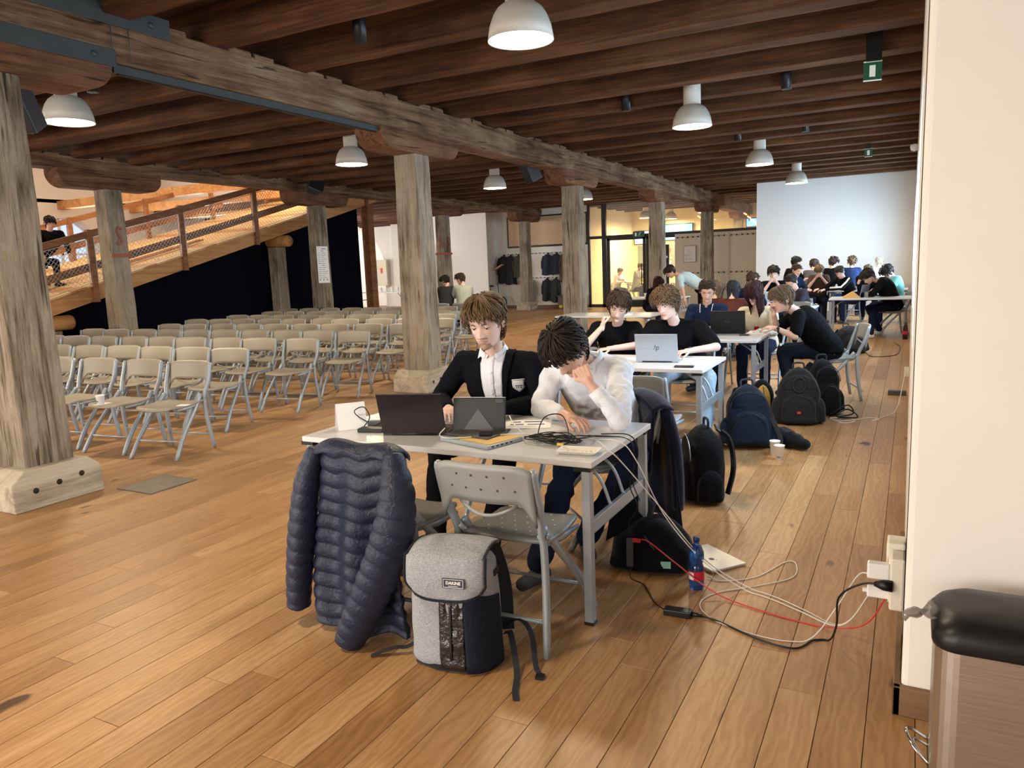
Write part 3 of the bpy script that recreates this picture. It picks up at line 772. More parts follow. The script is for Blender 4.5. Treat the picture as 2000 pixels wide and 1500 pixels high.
def table(x, y, label, rz=0):
    o = copy_tree(TB); o.location = (x, y, 0); o.rotation_euler = (0, 0, rz); o['label'] = label; return o
table(-2.16, 6.03, 'white folding table with the open silver laptop')
table(-2.14, 8.17, 'white folding table with the black gaming laptop')
table(-2.13, 13.0, 'white folding table beside the hooded boy and the empty chair')
table(-.55, 15.6, 'white folding table at the right wall with the orange folder', math.radians(1))
table(-2.6, 19.6, 'white folding table farthest back near the board wall')
table(-5.3, 17.0, 'white folding table by the standing person in a grey vest')
table(-4.3, 11.6, 'white folding table behind the boys in black shirts with bags beneath')
table(-.85, 19.0, 'white folding table farthest back at the right wall')
table(-9.1, 29.0, 'table in the lit foyer left of the door post')
table(-7.3, 28.4, 'table in the lit foyer right of the door post')
# ------------------------------------------------------------ glass wall, foyer, pegboards
gw = struct(MB().box(-10.35, -3.98, YB - .04, YB + .04, 2.42, 2.52).build('trim_2', M['blackmetal']))
FR = [-10.35, -9.55, -8.05, -7.75, -6.55]
def vframe(name, x, z1, w_=.07):
    return struct(MB().box(x - w_ / 2, x + w_ / 2, YB - .05, YB + .05, 0, z1).build(name, M['blackmetal']))
vframe('trim_3', -10.3, 3.9); vframe('trim_4', -9.72, 3.9, .16); vframe('trim_5', -6.62, 2.45, .1)
struct(MB().box(-10.35, -6.5, YB - .05, YB + .05, 0, .1).build('trim_6', M['blackmetal']))
def glassdoor(name, x0, x1):
    f = MB().box(x0, x0 + .1, YB - .03, YB + .03, .1, 2.42).box(x1 - .1, x1, YB - .03, YB + .03, .1, 2.42).box(x0, x1, YB - .03, YB + .03, .1, .22).box(x0, x1, YB - .03, YB + .03, 2.34, 2.42)
    f = struct(f.build(name, M['blackmetal']))
    MB().box(x0 + .1, x1 - .1, YB - .004, YB + .004, .2, 2.35).build('pane', M['glass'], f)
    MB().tube([(x1 - .13, YB - .09, .8), (x1 - .13, YB - .09, 1.5)], .02, 8).build('pull_handle', M['steel'], f)
glassdoor('door_1', -9.62, -8.2); glassdoor('door_2', -8.18, -6.7)
f = struct(MB().box(-10.33, -9.8, YB - .005, YB + .005, .1, 3.6).build('window_20', M['glass']))
f = struct(MB().box(-9.62, -4.0, YB - .005, YB + .005, 2.52, 3.85).build('window_21', M['glass']))
# foyer interior: lights, shelves of papers, screens, reflections of coloured signs
for (x, y) in ((-9.1, 28.6), (-6.6, 27.6), (-4.4, 28.4)):
    area('foyer_lamp', (x, y, 2.98), (0, 0, -1), .5, .5, 130, (1, .78, .38))
M['screenblue'] = mat('blue_screen', (.1, .3, .9), .3, emit=(.12, .32, 1), es=2.2)
M['screenpale'] = mat('pale_screen', (.6, .8, .9), .3, emit=(.65, .85, 1), es=1.6)
M['neon'] = mat('orange_neon', (1, .3, .1), .3, emit=(1, .32, .12), es=3)
def scr(name, label, x0, x1, z0, z1, y, m):
    t = thing(name, label, 'screen', ((x0 + x1) / 2, y, z0))
    w_ = (x1 - x0) / 2
    MB().box(-w_ - .03, w_ + .03, .0, .06, -.03, z1 - z0 + .03).build('casing', M['black'], t)
    MB().box(-w_, w_, -.006, .0, 0, z1 - z0).build('display', m, t)
scr('wall_screen', 'pale glowing screen high on the foyer wall behind the door', -10.3, -9.4, 2.3, 2.8, 30.9, M['screenpale'])
scr('wall_screen', 'blue glowing screen in the foyer right of the door frame', -9.0, -7.9, 2.4, 3.0, 30.9, M['screenblue'])
scr('wall_screen', 'blue glowing panel behind the glass next to the board wall', -5.5, -4.9, 2.7, 2.98, 29.5, M['screenblue'])
scr('wall_screen', 'small pale glowing panel behind the glass next to the board wall', -4.75, -4.3, 2.7, 2.95, 29.5, M['screenpale'])
for i, (x, lab) in enumerate(((-7.3, 'orange neon lights behind the glass left of the fifth post'), (-5.6, 'orange neon lights behind the glass beside the board wall'))):
    t = thing('neon_light', lab, 'light', (x, 29.4, 2.9))
    for k in range(4): MB().bar((k * .14, 0, .3 - .13 * k), (k * .14 + .12, 0, .22 - .13 * k), .05, .05).build('neon_tube', M['neon'], t)
    MB().bar((.2, .03, 1.0), (.2, .03, 0), .03, .03).build('hanger', M['black'], t)
t = thing('notice_board', 'grey green notice board with pinned papers on the foyer wall', 'board', (-9.3, 30.95, 1.0))
MB().box(-.9, 2.9, 0, .05, 0, 1.2).build('board', mat('board_green', (.22, .26, .2), .8), t)
ro = random.Random(5)
for k in range(26):
    x = ro.uniform(-.8, 2.7); z = ro.uniform(.08, 1.05); a = ro.uniform(.07, .16)
    MB().box(x, x + a, -.01, 0, z, z + a * ro.uniform(.6, 1.2)).build('pinned_paper', (M['paper'], mat('pinned_brown', (.25, .1, .06), .7), mat('pinned_teal', (.12, .3, .3), .7))[ro.choice((0, 0, 1, 2))], t)
# pegboard partition right of door
M['peg'] = mat('pegboard_cream', (.72, .66, .56), .75)
for i, (x0, x1, yy, lab) in enumerate(((-7.05, -5.29, 25.3, 'cream coat board with two rows of pegs, left of the farthest near post'), (-5.3, -4.0, 25.35, 'cream coat board with two rows of pegs, right of the farthest near post'))):
    t = thing('peg_board', lab, 'board', (x0, yy, 0)); W_ = x1 - x0
    MB().box(0, W_, 0, .08, .0, 2.42).build('panel', M['peg'], t)
    k = 0
    for z in (.98 if 0 else 1.12, 2.3):
        n = int(W_ / .17)
        for q in range(n):
            MB().lathe([(.0001, 0), (.022, 0), (.016, .05), (.024, .06), (.0001, .062)], 8, Matrix.Translation((.1 + q * .17, 0, z)) @ Matrix.Rotation(PI / 2, 4, 'X')).build('peg', M['black'], t)
t = thing('floor_plan', 'small framed plan sheet on the cream coat board', 'plan', (-6.75, 25.28, 1.5))
MB().box(-.0, .42, -.012, .012, -.02, .52).build('frame', M['darkgrey'], t); MB().box(.012, .408, -.016, -.012, -.008, .508).build('sheet', M['paper'], t)
ro = random.Random(9); mb = MB()
for k in range(14):
    x = ro.uniform(.05, .3); z = ro.uniform(.04, .42); mb.box(x, x + ro.uniform(.03, .1), -.0175, -.016, z, z + .006); mb.box(x, x + .005, -.0175, -.016, z, z + ro.uniform(.02, .08))
mb.build('drawing', M['ink'], t)
t = thing('door_leaf', 'dark narrow door leaf standing ajar right of the fourth near post', 'door', (-7.3, 25.2, 0)); MB().box(-.07, .07, 0, .05, .02, 2.1).build('leaf', M['blackmetal'], t); MB().box(-.03, .03, -.01, 0, 1.65, 1.72).build('sticker', M['paper'], t)
# coat rack
t = thing('coat_rack', 'long white coat rack with two rows of hooks on the far wall', 'rack', (-14.0, YB, 0))
for z in (1.12, 2.02):
    r_ = MB().box(.15, 3.5, -.03, 0, z - .05, z + .05).build('hook_rail', M['screenwhite'], t)
    for q in range(20): MB().box(.25 + q * .165, .275 + q * .165, -.09, -.03, z - .02, z + .015).build('hook', M['steel'], r_)
t = thing('picture_board', 'large black framed beige board above the coat rack', 'board', (-13.6, YB - .02, 2.25))
MB().box(0, 3.25, -.02, .02, 0, 1.15).build('frame', M['blackmetal'], t); MB().box(.07, 3.2, -.03, -.02, .07, 1.1).build('panel', mat('beige_panel', (.62, .44, .27), .8), t)
def coat(x, z, w_, l_, c, label, d=.16, y=YB - .15, rz=0):
    t = thing('hanging_coat', label, 'coat', (x, y, z), rz, group='coats on the rack'); m = mat('cloth_%d_%d_%d' % tuple(int(k * 500) for k in c), c, .9, bmp=.4, bscale=9, bdist=.03)
    sd = (x * 3.1) % 9
    def fn(u, v, s_=1):
        a = u * 2 * PI; ww = w_ * (.42 + .5 * min(1, v * 4) ** .6 + .12 * v) / 2
        rr_ = 1 + .16 * math.sin(a * 5 + sd + v * 2) * min(1, v * 2)
        return (ww * math.cos(a) * rr_, d * (.6 + .4 * v) * math.sin(a) * rr_, -.02 - l_ * v * (1 + .03 * math.sin(a * 3)))
    MB().grid(fn, 28, 8).build('coat_body', m, t)
    for s_ in (-1, 1):
        MB().tube([(s_ * w_ * .34, -.02, -.08), (s_ * w_ * .48, -.04, -.3), (s_ * w_ * .5, -.05, -l_ * .72)], [.05, .06, .05], 8).build('sleeve', m, t)
    MB().tube([(0, .1, .02), (0, .02, .0), (0, 0, -.06)], .03, 6).build('collar', m, t)
cb = (.012, .012, .016)
for a in ((-13.75, 1.98, .42, 1.0, (.012, .012, .014), 'black coat hanging leftmost on the upper hooks'), (-13.45, 1.98, .4, 1.05, (.016, .016, .02), 'second black coat on the upper hooks'), (-13.12, 1.98, .36, .8, (.05, .05, .03), 'olive coat hanging left of the timber post'),
          (-11.9, 1.98, .4, .75, (.02, .025, .05), 'navy coat with white mark right of the timber post'), (-11.55, 1.98, .4, .72, (.018, .02, .035), 'dark jacket in the middle of the upper hooks'), (-11.2, 1.98, .4, 1.0, (.10, .065, .045), 'brown long coat on the upper hooks'), (-10.85, 1.98, .4, 1.05, (.08, .05, .04), 'dark brown coat rightmost on the upper hooks'),
          (-12.75, 1.08, .36, .85, (.05, .025, .02), 'maroon coat low beside the timber post'), (-11.95, 1.08, .34, .8, (.015, .018, .02), 'black jacket on the lower hooks'), (-11.6, 1.08, .36, .85, (.03, .035, .03), 'dark grey long jacket on the lower hooks')): coat(*a)
t = thing('storage_box', 'brown grey storage box against the far wall right of the coats', 'box', (-11.0, YB - .35, 0))
MB().box(-.33, .33, -.25, .25, 0, .42).build('box_body', mat('box_brown', (.13, .09, .07), .6), t, bevel=.01); MB().box(-.35, .35, -.27, .27, .42, .47).build('lid', M['darkgrey'], t, bevel=.01)
t = thing('foot_ball', 'small yellow ball on the floor by the storage box', 'ball', (-11.15, YB - .75, .07)); MB().ball((0, 0, 0), .07, 16, 10).build('ball_skin', mat('ball_yellow', (.6, .6, .05), .5), t)
# folded bicycle
t = thing('folding_bicycle', 'black folding bicycle leaning at the far white wall', 'bicycle', (-14.0, 25.2, 0), .5)
for k, x in enumerate((-.28, .25)):
    M4 = Matrix.Translation((x, .06 * k, .24))
    w_ = MB().tube([(x + .22 * math.cos(a * PI / 10), .06 * k, .24 + .22 * math.sin(a * PI / 10)) for a in range(20)], .022, 6, closed=True).build('wheel', M['black'], t)
    mb = MB()
    for a in range(8): mb.bar((x, .06 * k, .24), (x + .21 * math.cos(a * PI / 4), .06 * k, .24 + .21 * math.sin(a * PI / 4)), .005, .005)
    mb.build('spokes', M['steel'], w_)
MB().bar((-.28, 0, .24), (.1, 0, .5), .04).bar((.1, 0, .5), (.25, 0, .26), .03).bar((-.1, 0, .3), (-.12, 0, .85), .03).bar((.2, 0, .4), (.16, 0, .95), .03).build('frame', M['blackmetal'], t)
MB().box(-.22, -.0, -.06, .06, .84, .9).build('saddle', M['black'], t, bevel=.02); MB().bar((.16, -.22, .96), (.16, .22, .96), .03).build('handlebar', M['black'], t)
# grey flip chart / panel left of second-row post 3
t = thing('display_panel', 'tall narrow pale grey panel behind the second near post', 'panel', (-17.0, 24.2, 0)); MB().box(-.28, .28, -.03, .03, .05, 2.5).build('panel', mat('panel_grey', (.45, .46, .52), .6), t); MB().box(-.3, .3, -.2, .2, 0, .05).build('base', M['steel'], t)
# coffee corner
def ctable(x, y, label):
    t = thing('coffee_table', label, 'table', (x, y, 0)); MB().box(-.95, .95, -.35, .35, .715, .745).build('tabletop', M['tabletop'], t, bevel=.004)
    for s_ in (-1, 1):
        MB().bar((s_ * .8, -.28, 0), (s_ * .8, -.28, .715), .035).build('leg', M['steel'], t); MB().bar((s_ * .8, .28, 0), (s_ * .8, .28, .715), .035).build('leg', M['steel'], t)
        MB().bar((s_ * .8, -.28, .42), (s_ * .8, .28, .42), .03).tube([(s_ * .5, -.1, .71), (s_ * .65, -.1, .55), (s_ * .78, -.1, .45)], .012, 6).build('folding_strut', M['steel'], t)
    return t
ctable(-21.1, 25.3, 'folding buffet table with thermos jugs in the bright corner'); ctable(-18.9, 25.2, 'folding buffet table with stacked white cups behind the second post')
M['china'] = mat('white_china', (.8, .78, .74), .25); M['chrome'] = mat('chrome', (.6, .62, .65), .15, 1)
ro = random.Random(2)
for k in range(7):
    x = -21.75 + .21 * k; t = thing('thermos_jug', 'chrome thermos jug, %s from the left on the buffet table' % ORD[k], 'jug', (x, 25.15 + .12 * (k % 2), .745), group='thermos jugs on the buffet table')
    MB().lathe([(.0001, 0), (.06, 0), (.065, .03), (.065, .17), (.04, .22), (.035, .24), (.0001, .24)], 14).build('jug_body', M['chrome'], t)
    MB().lathe([(.0001, .24), (.04, .24), (.04, .28), (.0001, .29)], 12).build('lid', M['black'], t); MB().tube([(.06, 0, .06), (.1, 0, .08), (.1, 0, .17), (.05, 0, .2)], .008, 5).build('handle', M['black'], t)
def cup_lathe(s_=1.0): return [(.0001, 0), (.022 * s_, 0), (.04 * s_, .055 * s_), (.042 * s_, .06 * s_), (.038 * s_, .056 * s_), (.0001, .01)]
k = 0
for ix in range(9):
    for iz in range(3):
        x = -19.70 + .19 * ix; t = thing('coffee_cup', 'white china cup, %s stack from the left, %s' % (ORD[ix], ('at the bottom', 'in the middle', 'on top')[iz]), 'cup', (x, 25.0 + .1 * (ix % 3), .745 + .057 * iz), group='stacked cups on the buffet table')
        MB().lathe(cup_lathe(1.25), 12).build('cup_body', M['china'], t); MB().tube([(.045, 0, .02), (.07, 0, .03), (.07, 0, .05), (.05, 0, .06)], .005, 4).build('handle', M['china'], t)
t = thing('electric_cabinet', 'cream electrical cabinet with a yellow and a red sticker on the bright far wall', 'cabinet', (-21.2, 27.75, .95))
MB().box(-.36, .36, 0, .22, 0, 1.15).build('cabinet_body', mat('cabinet_cream', (.7, .64, .5), .5), t, bevel=.01); MB().box(-.33, .33, -.012, 0, .04, 1.1).build('door', mat('cabinet_cream', (.7, .64, .5), .5), t, bevel=.004)
MB().prism([(.0, .82), (.12, .82), (.06, .93)], -.016, -.012, 'y').build('warning_sticker', mat('sticker_yellow', (.9, .6, .02), .6), t); MB().box(0, .12, -.016, -.012, .55, .78).build('warning_sticker', mat('sticker_red', (.7, .03, .03), .6), t)
MB().lathe([(.0001, 0), (.03, 0), (.03, .02), (.0001, .02)], 10, Matrix.Translation((-.28, -.012, .6)) @ Matrix.Rotation(PI / 2, 4, 'X')).build('knob', M['black'], t)
t = thing('wall_cupboard', 'tall white cupboard left of the electrical cabinet', 'cupboard', (-22.0, 27.6, 0)); MB().box(-.35, .3, 0, .35, 0, 2.1).build('cupboard_body', M['screenwhite'], t, bevel=.01)
t = thing('wall_ledge', 'small wooden ledge on the side of the white wall', 'ledge', (-13.9, 25.5, 1.45)); MB().prism([(-.12, 0), (.22, .18), (.22, .22), (-.12, .04)], -.2, .2, 'y').build('ledge_board', M['ply'], t)
# ------------------------------------------------------------ people
UP = Vector((0, 0, 1))
def skinmat(name, c, stub=None):
    m, n, b = nt(name)
    f = noisetex(n, objc(n), 60, 3); f2 = noisetex(n, objc(n), 9, 2)
    n.links.new(ramp(n, [(.3, tuple(x * k for x, k in zip(c, (.96, .88, .86)))), (.7, c)], f2), b.inputs['Base Color'])
    b.inputs['Roughness'].default_value = .5; b.inputs['Specular IOR Level'].default_value = .35
    b.inputs['Subsurface Weight'].default_value = .12; b.inputs['Subsurface Radius'].default_value = (.012, .005, .003); b.inputs['Subsurface Scale'].default_value = .5
    bump(n, b, f, .06, .002); return m
SK = skinmat('skin_fair', (.66, .42, .32)); SKP = skinmat('skin_pale', (.74, .52, .43)); SKT = skinmat('skin_tan', (.5, .29, .19))
LIP = mat('lip', (.50, .27, .22), .5); STUB = mat('stubble_skin', (.36, .22, .15), .7)
EYEW = mat('eye_white', (.75, .72, .70), .2); IRIS = mat('iris', (.05, .035, .02), .2); LASH = mat('lash', (.03, .02, .015), .8)
def hairmat(name, c, rough=.62):
    m, n, b = nt(name); v = objc(n); f = noisetex(n, v, 70, 3, .7, .5)
    n.links.new(ramp(n, [(.25, tuple(x * .45 for x in c)), (.55, c), (.8, tuple(min(1, x * 1.9) for x in c))], f), b.inputs['Base Color'])
    b.inputs['Roughness'].default_value = rough; b.inputs['Specular IOR Level'].default_value = .22
    bump(n, b, f, .5, .003); return m
HB = hairmat('hair_brown', (.14, .085, .045)); HD = hairmat('hair_dark', (.022, .016, .013)); HDB = hairmat('hair_dark_brown', (.05, .03, .02)); HL = hairmat('hair_light_brown', (.15, .10, .06)); HR = hairmat('hair_dark_red', (.040, .011, .012)); HBL = hairmat('hair_blonde', (.5, .4, .28)); HGB = hairmat('hair_blue_black', (.018, .022, .032))
def cloth(name, c, rough=.95, sheen=.0, bm=.35, sc=16):
    if name in _mc: return _mc[name]
    m, n, b = nt(name); b.inputs['Base Color'].default_value = (*c, 1); b.inputs['Roughness'].default_value = rough
    b.inputs['Sheen Weight'].default_value = sheen; b.inputs['Specular IOR Level'].default_value = .06
    v = objc(n); f = noisetex(n, v, sc, 3, .5, 1.2); bump(n, b, f, bm, .02); _mc[name] = m; return m
CBLACK = cloth('black_cotton', (.006, .006, .0075)); CWHITE = cloth('white_shirt_cotton', (.74, .76, .82), .8, .1, .6, 12); CBLAZ = cloth('black_blazer_wool', (.006, .0065, .010)); CNAVY = cloth('navy_cotton', (.012, .022, .055)); CJEAN = cloth('light_blue_denim', (.34, .45, .55), .9, .1, .5); CTROU = cloth('navy_trousers', (.012, .016, .035)); CGREY = cloth('grey_cotton', (.10, .10, .11)); CCREAM = cloth('cream_knit', (.62, .54, .40)); CMAR = cloth('maroon_leather', (.085, .025, .02), .5); CTURQ = cloth('turquoise_hoodie', (.25, .62, .62)); CSAGE = cloth('pale_sage_sweater', (.36, .38, .32)); CDKG = cloth('charcoal_hoodie', (.035, .035, .04)); CLB = cloth('light_blue_shirt', (.45, .6, .68)); COLV = cloth('grey_olive_vest', (.10, .105, .085)); CYEL = cloth('yellow_shirt', (.6, .42, .08)); CPURP = cloth('dark_purple_hoodie', (.045, .04, .055))
SHOE = mat('shoe_black', (.02, .02, .024), .6); SHOEW = mat('shoe_white', (.7, .68, .62), .6); SOLE = mat('shoe_sole', (.3, .3, .3), .7)
_zc = [0, .012, .03, .05, .07, .09, .11, .13, .15, .17, .19, .21, .225, .235]
_w = [.016, .034, .046, .055, .061, .066, .070, .073, .0755, .075, .070, .056, .036, .0]
_F = [.066, .080, .083, .085, .086, .087, .088, .089, .091, .089, .081, .063, .040, .0]
_B = [.0, .012, .03, .05, .066, .082, .094, .101, .104, .102, .095, .077, .05, .0]
_zz = np.linspace(0, .235, 95)
def _sm(a):
    y = np.interp(_zz, _zc, a); k = np.array([1, 2, 3, 2, 1]) / 9; p = np.pad(y, 2, mode='reflect', reflect_type='odd'); y2 = np.convolve(p, k, 'valid'); y2[-1] = 0
    return y2
_W, _FF, _BB = _sm(_w), _sm(_F), _sm(_B)
def hsurf(a, z, off=0.0, face=True):
    """head surface; a=0 front (-Y), z above the chin"""
    zq = min(max(z, 0), .235)
    w_ = float(np.interp(zq, _zz, _W)) + off; F = float(np.interp(zq, _zz, _FF)) + off; B = float(np.interp(zq, _zz, _BB)) + off
    s, c = math.sin(a), math.cos(a)
    x = w_ * math.copysign(abs(s) ** .92, s); y = -F * math.copysign(abs(c) ** .88, c) if c > 0 else B * abs(c)
    if face and c > 0:
        ax = abs(x)
        def g(v, m, sg): return math.exp(-((v - m) / sg) ** 2)
        d = 0
        if .07 < z < .14:
            t_ = (z - .083) / .05
            h_ = .030 * max(0, 1 - t_) ** 1.15 if t_ > 0 else .030 * max(0, 1 + t_ * 4.5)
            d += h_ * g(ax, 0, .0095 + .006 * max(0, 1 - max(t_, 0) * 1.4)) + .008 * g(z, .086, .007) * g(ax, .0135, .006)
        d -= .0145 * g(ax, .032, .017) * g(z, .122, .012)
        d += .007 * g(z, .140, .008) * (1 if ax < .045 else 0) * g(ax, .022, .03)
        d += .004 * g(ax, .046, .014) * g(z, .095, .013)
        d += (.0065 * g(z, .0605, .005) + .0075 * g(z, .0495, .0055) - .003 * g(z, .0548, .002)) * g(ax, 0, .02)
        d += -.004 * g(z, .038, .006) * g(ax, 0, .02) + .008 * g(z, .016, .012) * g(ax, 0, .02)
        y -= d
    return Vector((x, y, z - .12))
def headmesh(mb, Rh, hc, s, nu=72, nv=64, stub=False):
    vs = []; fs = []; o = Matrix.Translation(hc) @ Rh.to_4x4() @ Matrix.Scale(s, 4)
    vs.append(hsurf(0, .0) * 1.0); vs[0] = Vector((0, -.035, -.12))
    zs = [.004 + (.235 - .006) * ((i + .5) / nv) for i in range(nv)]
    for z in zs:
        for j in range(nu):
            t_ = j / nu * 2 - 1; a = PI * (t_ * .55 + .45 * t_ ** 3) ; vs.append(hsurf(a, z))
    vs.append(Vector((0, 0, .1155)))
    for j in range(nu): fs.append((0, 1 + (j + 1) % nu, 1 + j))
    for i in range(nv - 1):
        for j in range(nu):
            fs.append((1 + i * nu + j, 1 + i * nu + (j + 1) % nu, 1 + (i + 1) * nu + (j + 1) % nu, 1 + (i + 1) * nu + j))
    e = 1 + (nv - 1) * nu
    for j in range(nu): fs.append((e + j, e + (j + 1) % nu, len(vs) - 1))
    n0 = len(mb.f); mb.add(vs, fs, o, True)
    if nu > 40:
        for k in range(n0, len(mb.f)):
            c = sum((vs[q - (len(mb.v) - len(vs))] for q in mb.f[k]), Vector()) / len(mb.f[k]); z = c.z + .12
            if c.y < -.05:
                if (c.x / .025) ** 2 + ((z - .055) / .0085) ** 2 < 1: mb.mi[k] = 1
                elif stub and ((abs(c.x) < .030 and z < .040) or (abs(c.x) < .028 and .064 < z < .072)): mb.mi[k] = 2
    for sg in (-1, 1):      # ears
        R2 = Matrix.Rotation(sg * .35, 3, 'Z')
        mb.ball((sg * .077, .014, -.012), (.008, .019, .031), 10, 8, o, R2)
        if nu > 40: mb.tube([o @ (Vector((sg * .083, .014, -.012)) + R2 @ Vector((sg * .003, .016 * math.cos(q), .028 * math.sin(q)))) for q in [i * PI / 7 - 1.3 for i in range(9)]], .0042 * s, 6)
def remesh(mb, voxel, it=2, fold=0, ff=13, seed=0):
    me = mb.mesh('tmp', [SK]); o = bpy.data.objects.new('tmp', me); COL.objects.link(o)
    md = o.modifiers.new('r', 'REMESH'); md.mode = 'VOXEL'; md.voxel_size = voxel; md.use_smooth_shade = True
    s_ = o.modifiers.new('s', 'SMOOTH'); s_.factor = .6; s_.iterations = it
    dg = bpy.context.evaluated_depsgraph_get(); dg.update(); ev = o.evaluated_get(dg); m2 = bpy.data.meshes.new_from_object(ev)
    n = len(m2.vertices); co = np.empty(n * 3, 'f'); m2.vertices.foreach_get('co', co); co = co.reshape(-1, 3)
    if fold:
        nr = np.empty(n * 3, 'f'); m2.vertices.foreach_get('normal', nr); nr = nr.reshape(-1, 3); N_ = noise.noise
        for i in range(n):
            x, y, z = co[i]; q = N_((x * 3 + seed, y * 3, z * 3)) * 1.3
            a = N_((x * ff * .7 + q, y * ff * .7 + q, z * ff * .62 - q + seed)); b = 1 - 2.6 * abs(a)
            co[i] += nr[i] * fold * (b * .7 + .5 * N_((x * ff * 2.3, y * ff * 2.3, z * ff * 2)))
    fs = [tuple(p.vertices) for p in m2.polygons]
    bpy.data.objects.remove(o); bpy.data.meshes.remove(me); bpy.data.meshes.remove(m2)
    return [tuple(map(float, c)) for c in co], fs
def cap(mb, a, b, ra, rb, seg=10):
    a = Vector(a); b = Vector(b); mb.tube([a, b], ra, seg, rb); mb.ball(a, ra, seg, 6); mb.ball(b, rb, seg, 6)
def torso(mb, P_, C, N, left, k=1.0, off=0.0, belly=0):
    pts = catmull([P_ - UP * .06, P_ + UP * .02, P_.lerp(C, .5), C, N - (N - C) * .25, N], 3)
    W_ = [.15, .17, .175, .17, .162, .155, .152, .157, .165, .172, .172, .168, .15, .12, .085, .06]
    D_ = [.10, .12, .125, .12, .115, .112, .112, .115, .118, .12, .118, .11, .098, .085, .07, .058]
    n = len(pts); vs = []; fs = []; K = 16
    for i, p in enumerate(pts):
        d = (pts[min(i + 1, n - 1)] - pts[max(i - 1, 0)]).normalized(); l = (left - d * left.dot(d)).normalized(); f = d.cross(l)
        t_ = i / (n - 1) * 15; j = int(t_); fr = t_ - j; w_ = (W_[j] * (1 - fr) + W_[min(15, j + 1)] * fr) * k + off; dd = (D_[j] * (1 - fr) + D_[min(15, j + 1)] * fr) * k + off
        for q in range(K):
            a = 2 * PI * q / K; vs.append(p + l * (w_ * math.copysign(abs(math.cos(a)) ** .85, math.cos(a))) + f * (dd * math.sin(a)))
    for i in range(n - 1):
        for q in range(K): fs.append((i * K + q, i * K + (q + 1) % K, (i + 1) * K + (q + 1) % K, (i + 1) * K + q))
    fs.append(tuple(range(K))[::-1]); fs.append(tuple((n - 1) * K + q for q in range(K))); mb.add(vs, fs, None, True)
def hand(mb, w_, d, n, side, curl=.5, s=1.0, vox=.0045, thumb=.5):
    """wrist, direction, palm normal; side=+1 thumb on the d x n side"""
    d = Vector(d).normalized(); n = Vector(n); n = (n - d * n.dot(d)).normalized(); l = d.cross(n) * side; h = MB(); w_ = Vector(w_)
    L = (.072, .080, .074, .058); R = (.0088, .0092, .0088, .0078)
    cap(h, w_ - d * .02 * s, w_ + d * .018 * s, .024 * s, .024 * s)
    for i in range(4):
        o = (1.5 - i) * .0195 * s; b = w_ + d * .012 * s + l * o * .62; kn = w_ + d * (.088 - .004 * abs(i - 1)) * s + l * o; cap(h, b, kn, .0145 * s, .0115 * s, 8)
        p = kn; a = curl * .8
        for q, fr in enumerate((.45, .31, .24)):
            dd = (d * math.cos(a) + n * math.sin(a) + l * (.05 * (1.5 - i))).normalized(); e = p + dd * L[i] * fr * s; r_ = R[i] * s * (1 - .12 * q); cap(h, p, e, r_, r_ * .9, 8); p = e; a += curl * (1.0 if q == 0 else .6)
    b = w_ + d * .022 * s + l * .018 * s; m = b + (d * .55 + l * .75 + n * .25).normalized() * .042 * s; cap(h, b, m, .0155 * s, .0115 * s, 8)
    t1 = m + (d * .85 + l * (.5 - .9 * thumb) + n * (.2 + .7 * thumb)).normalized() * .032 * s; cap(h, m, t1, .0105 * s, .0095 * s, 8)
    t2 = t1 + (d * .8 - l * .5 * thumb + n * (.2 + .5 * thumb)).normalized() * .026 * s; cap(h, t1, t2, .0095 * s, .0082 * s, 8)
    v, f = remesh(h, vox * s, 1); mb.add(v, f, None, True)
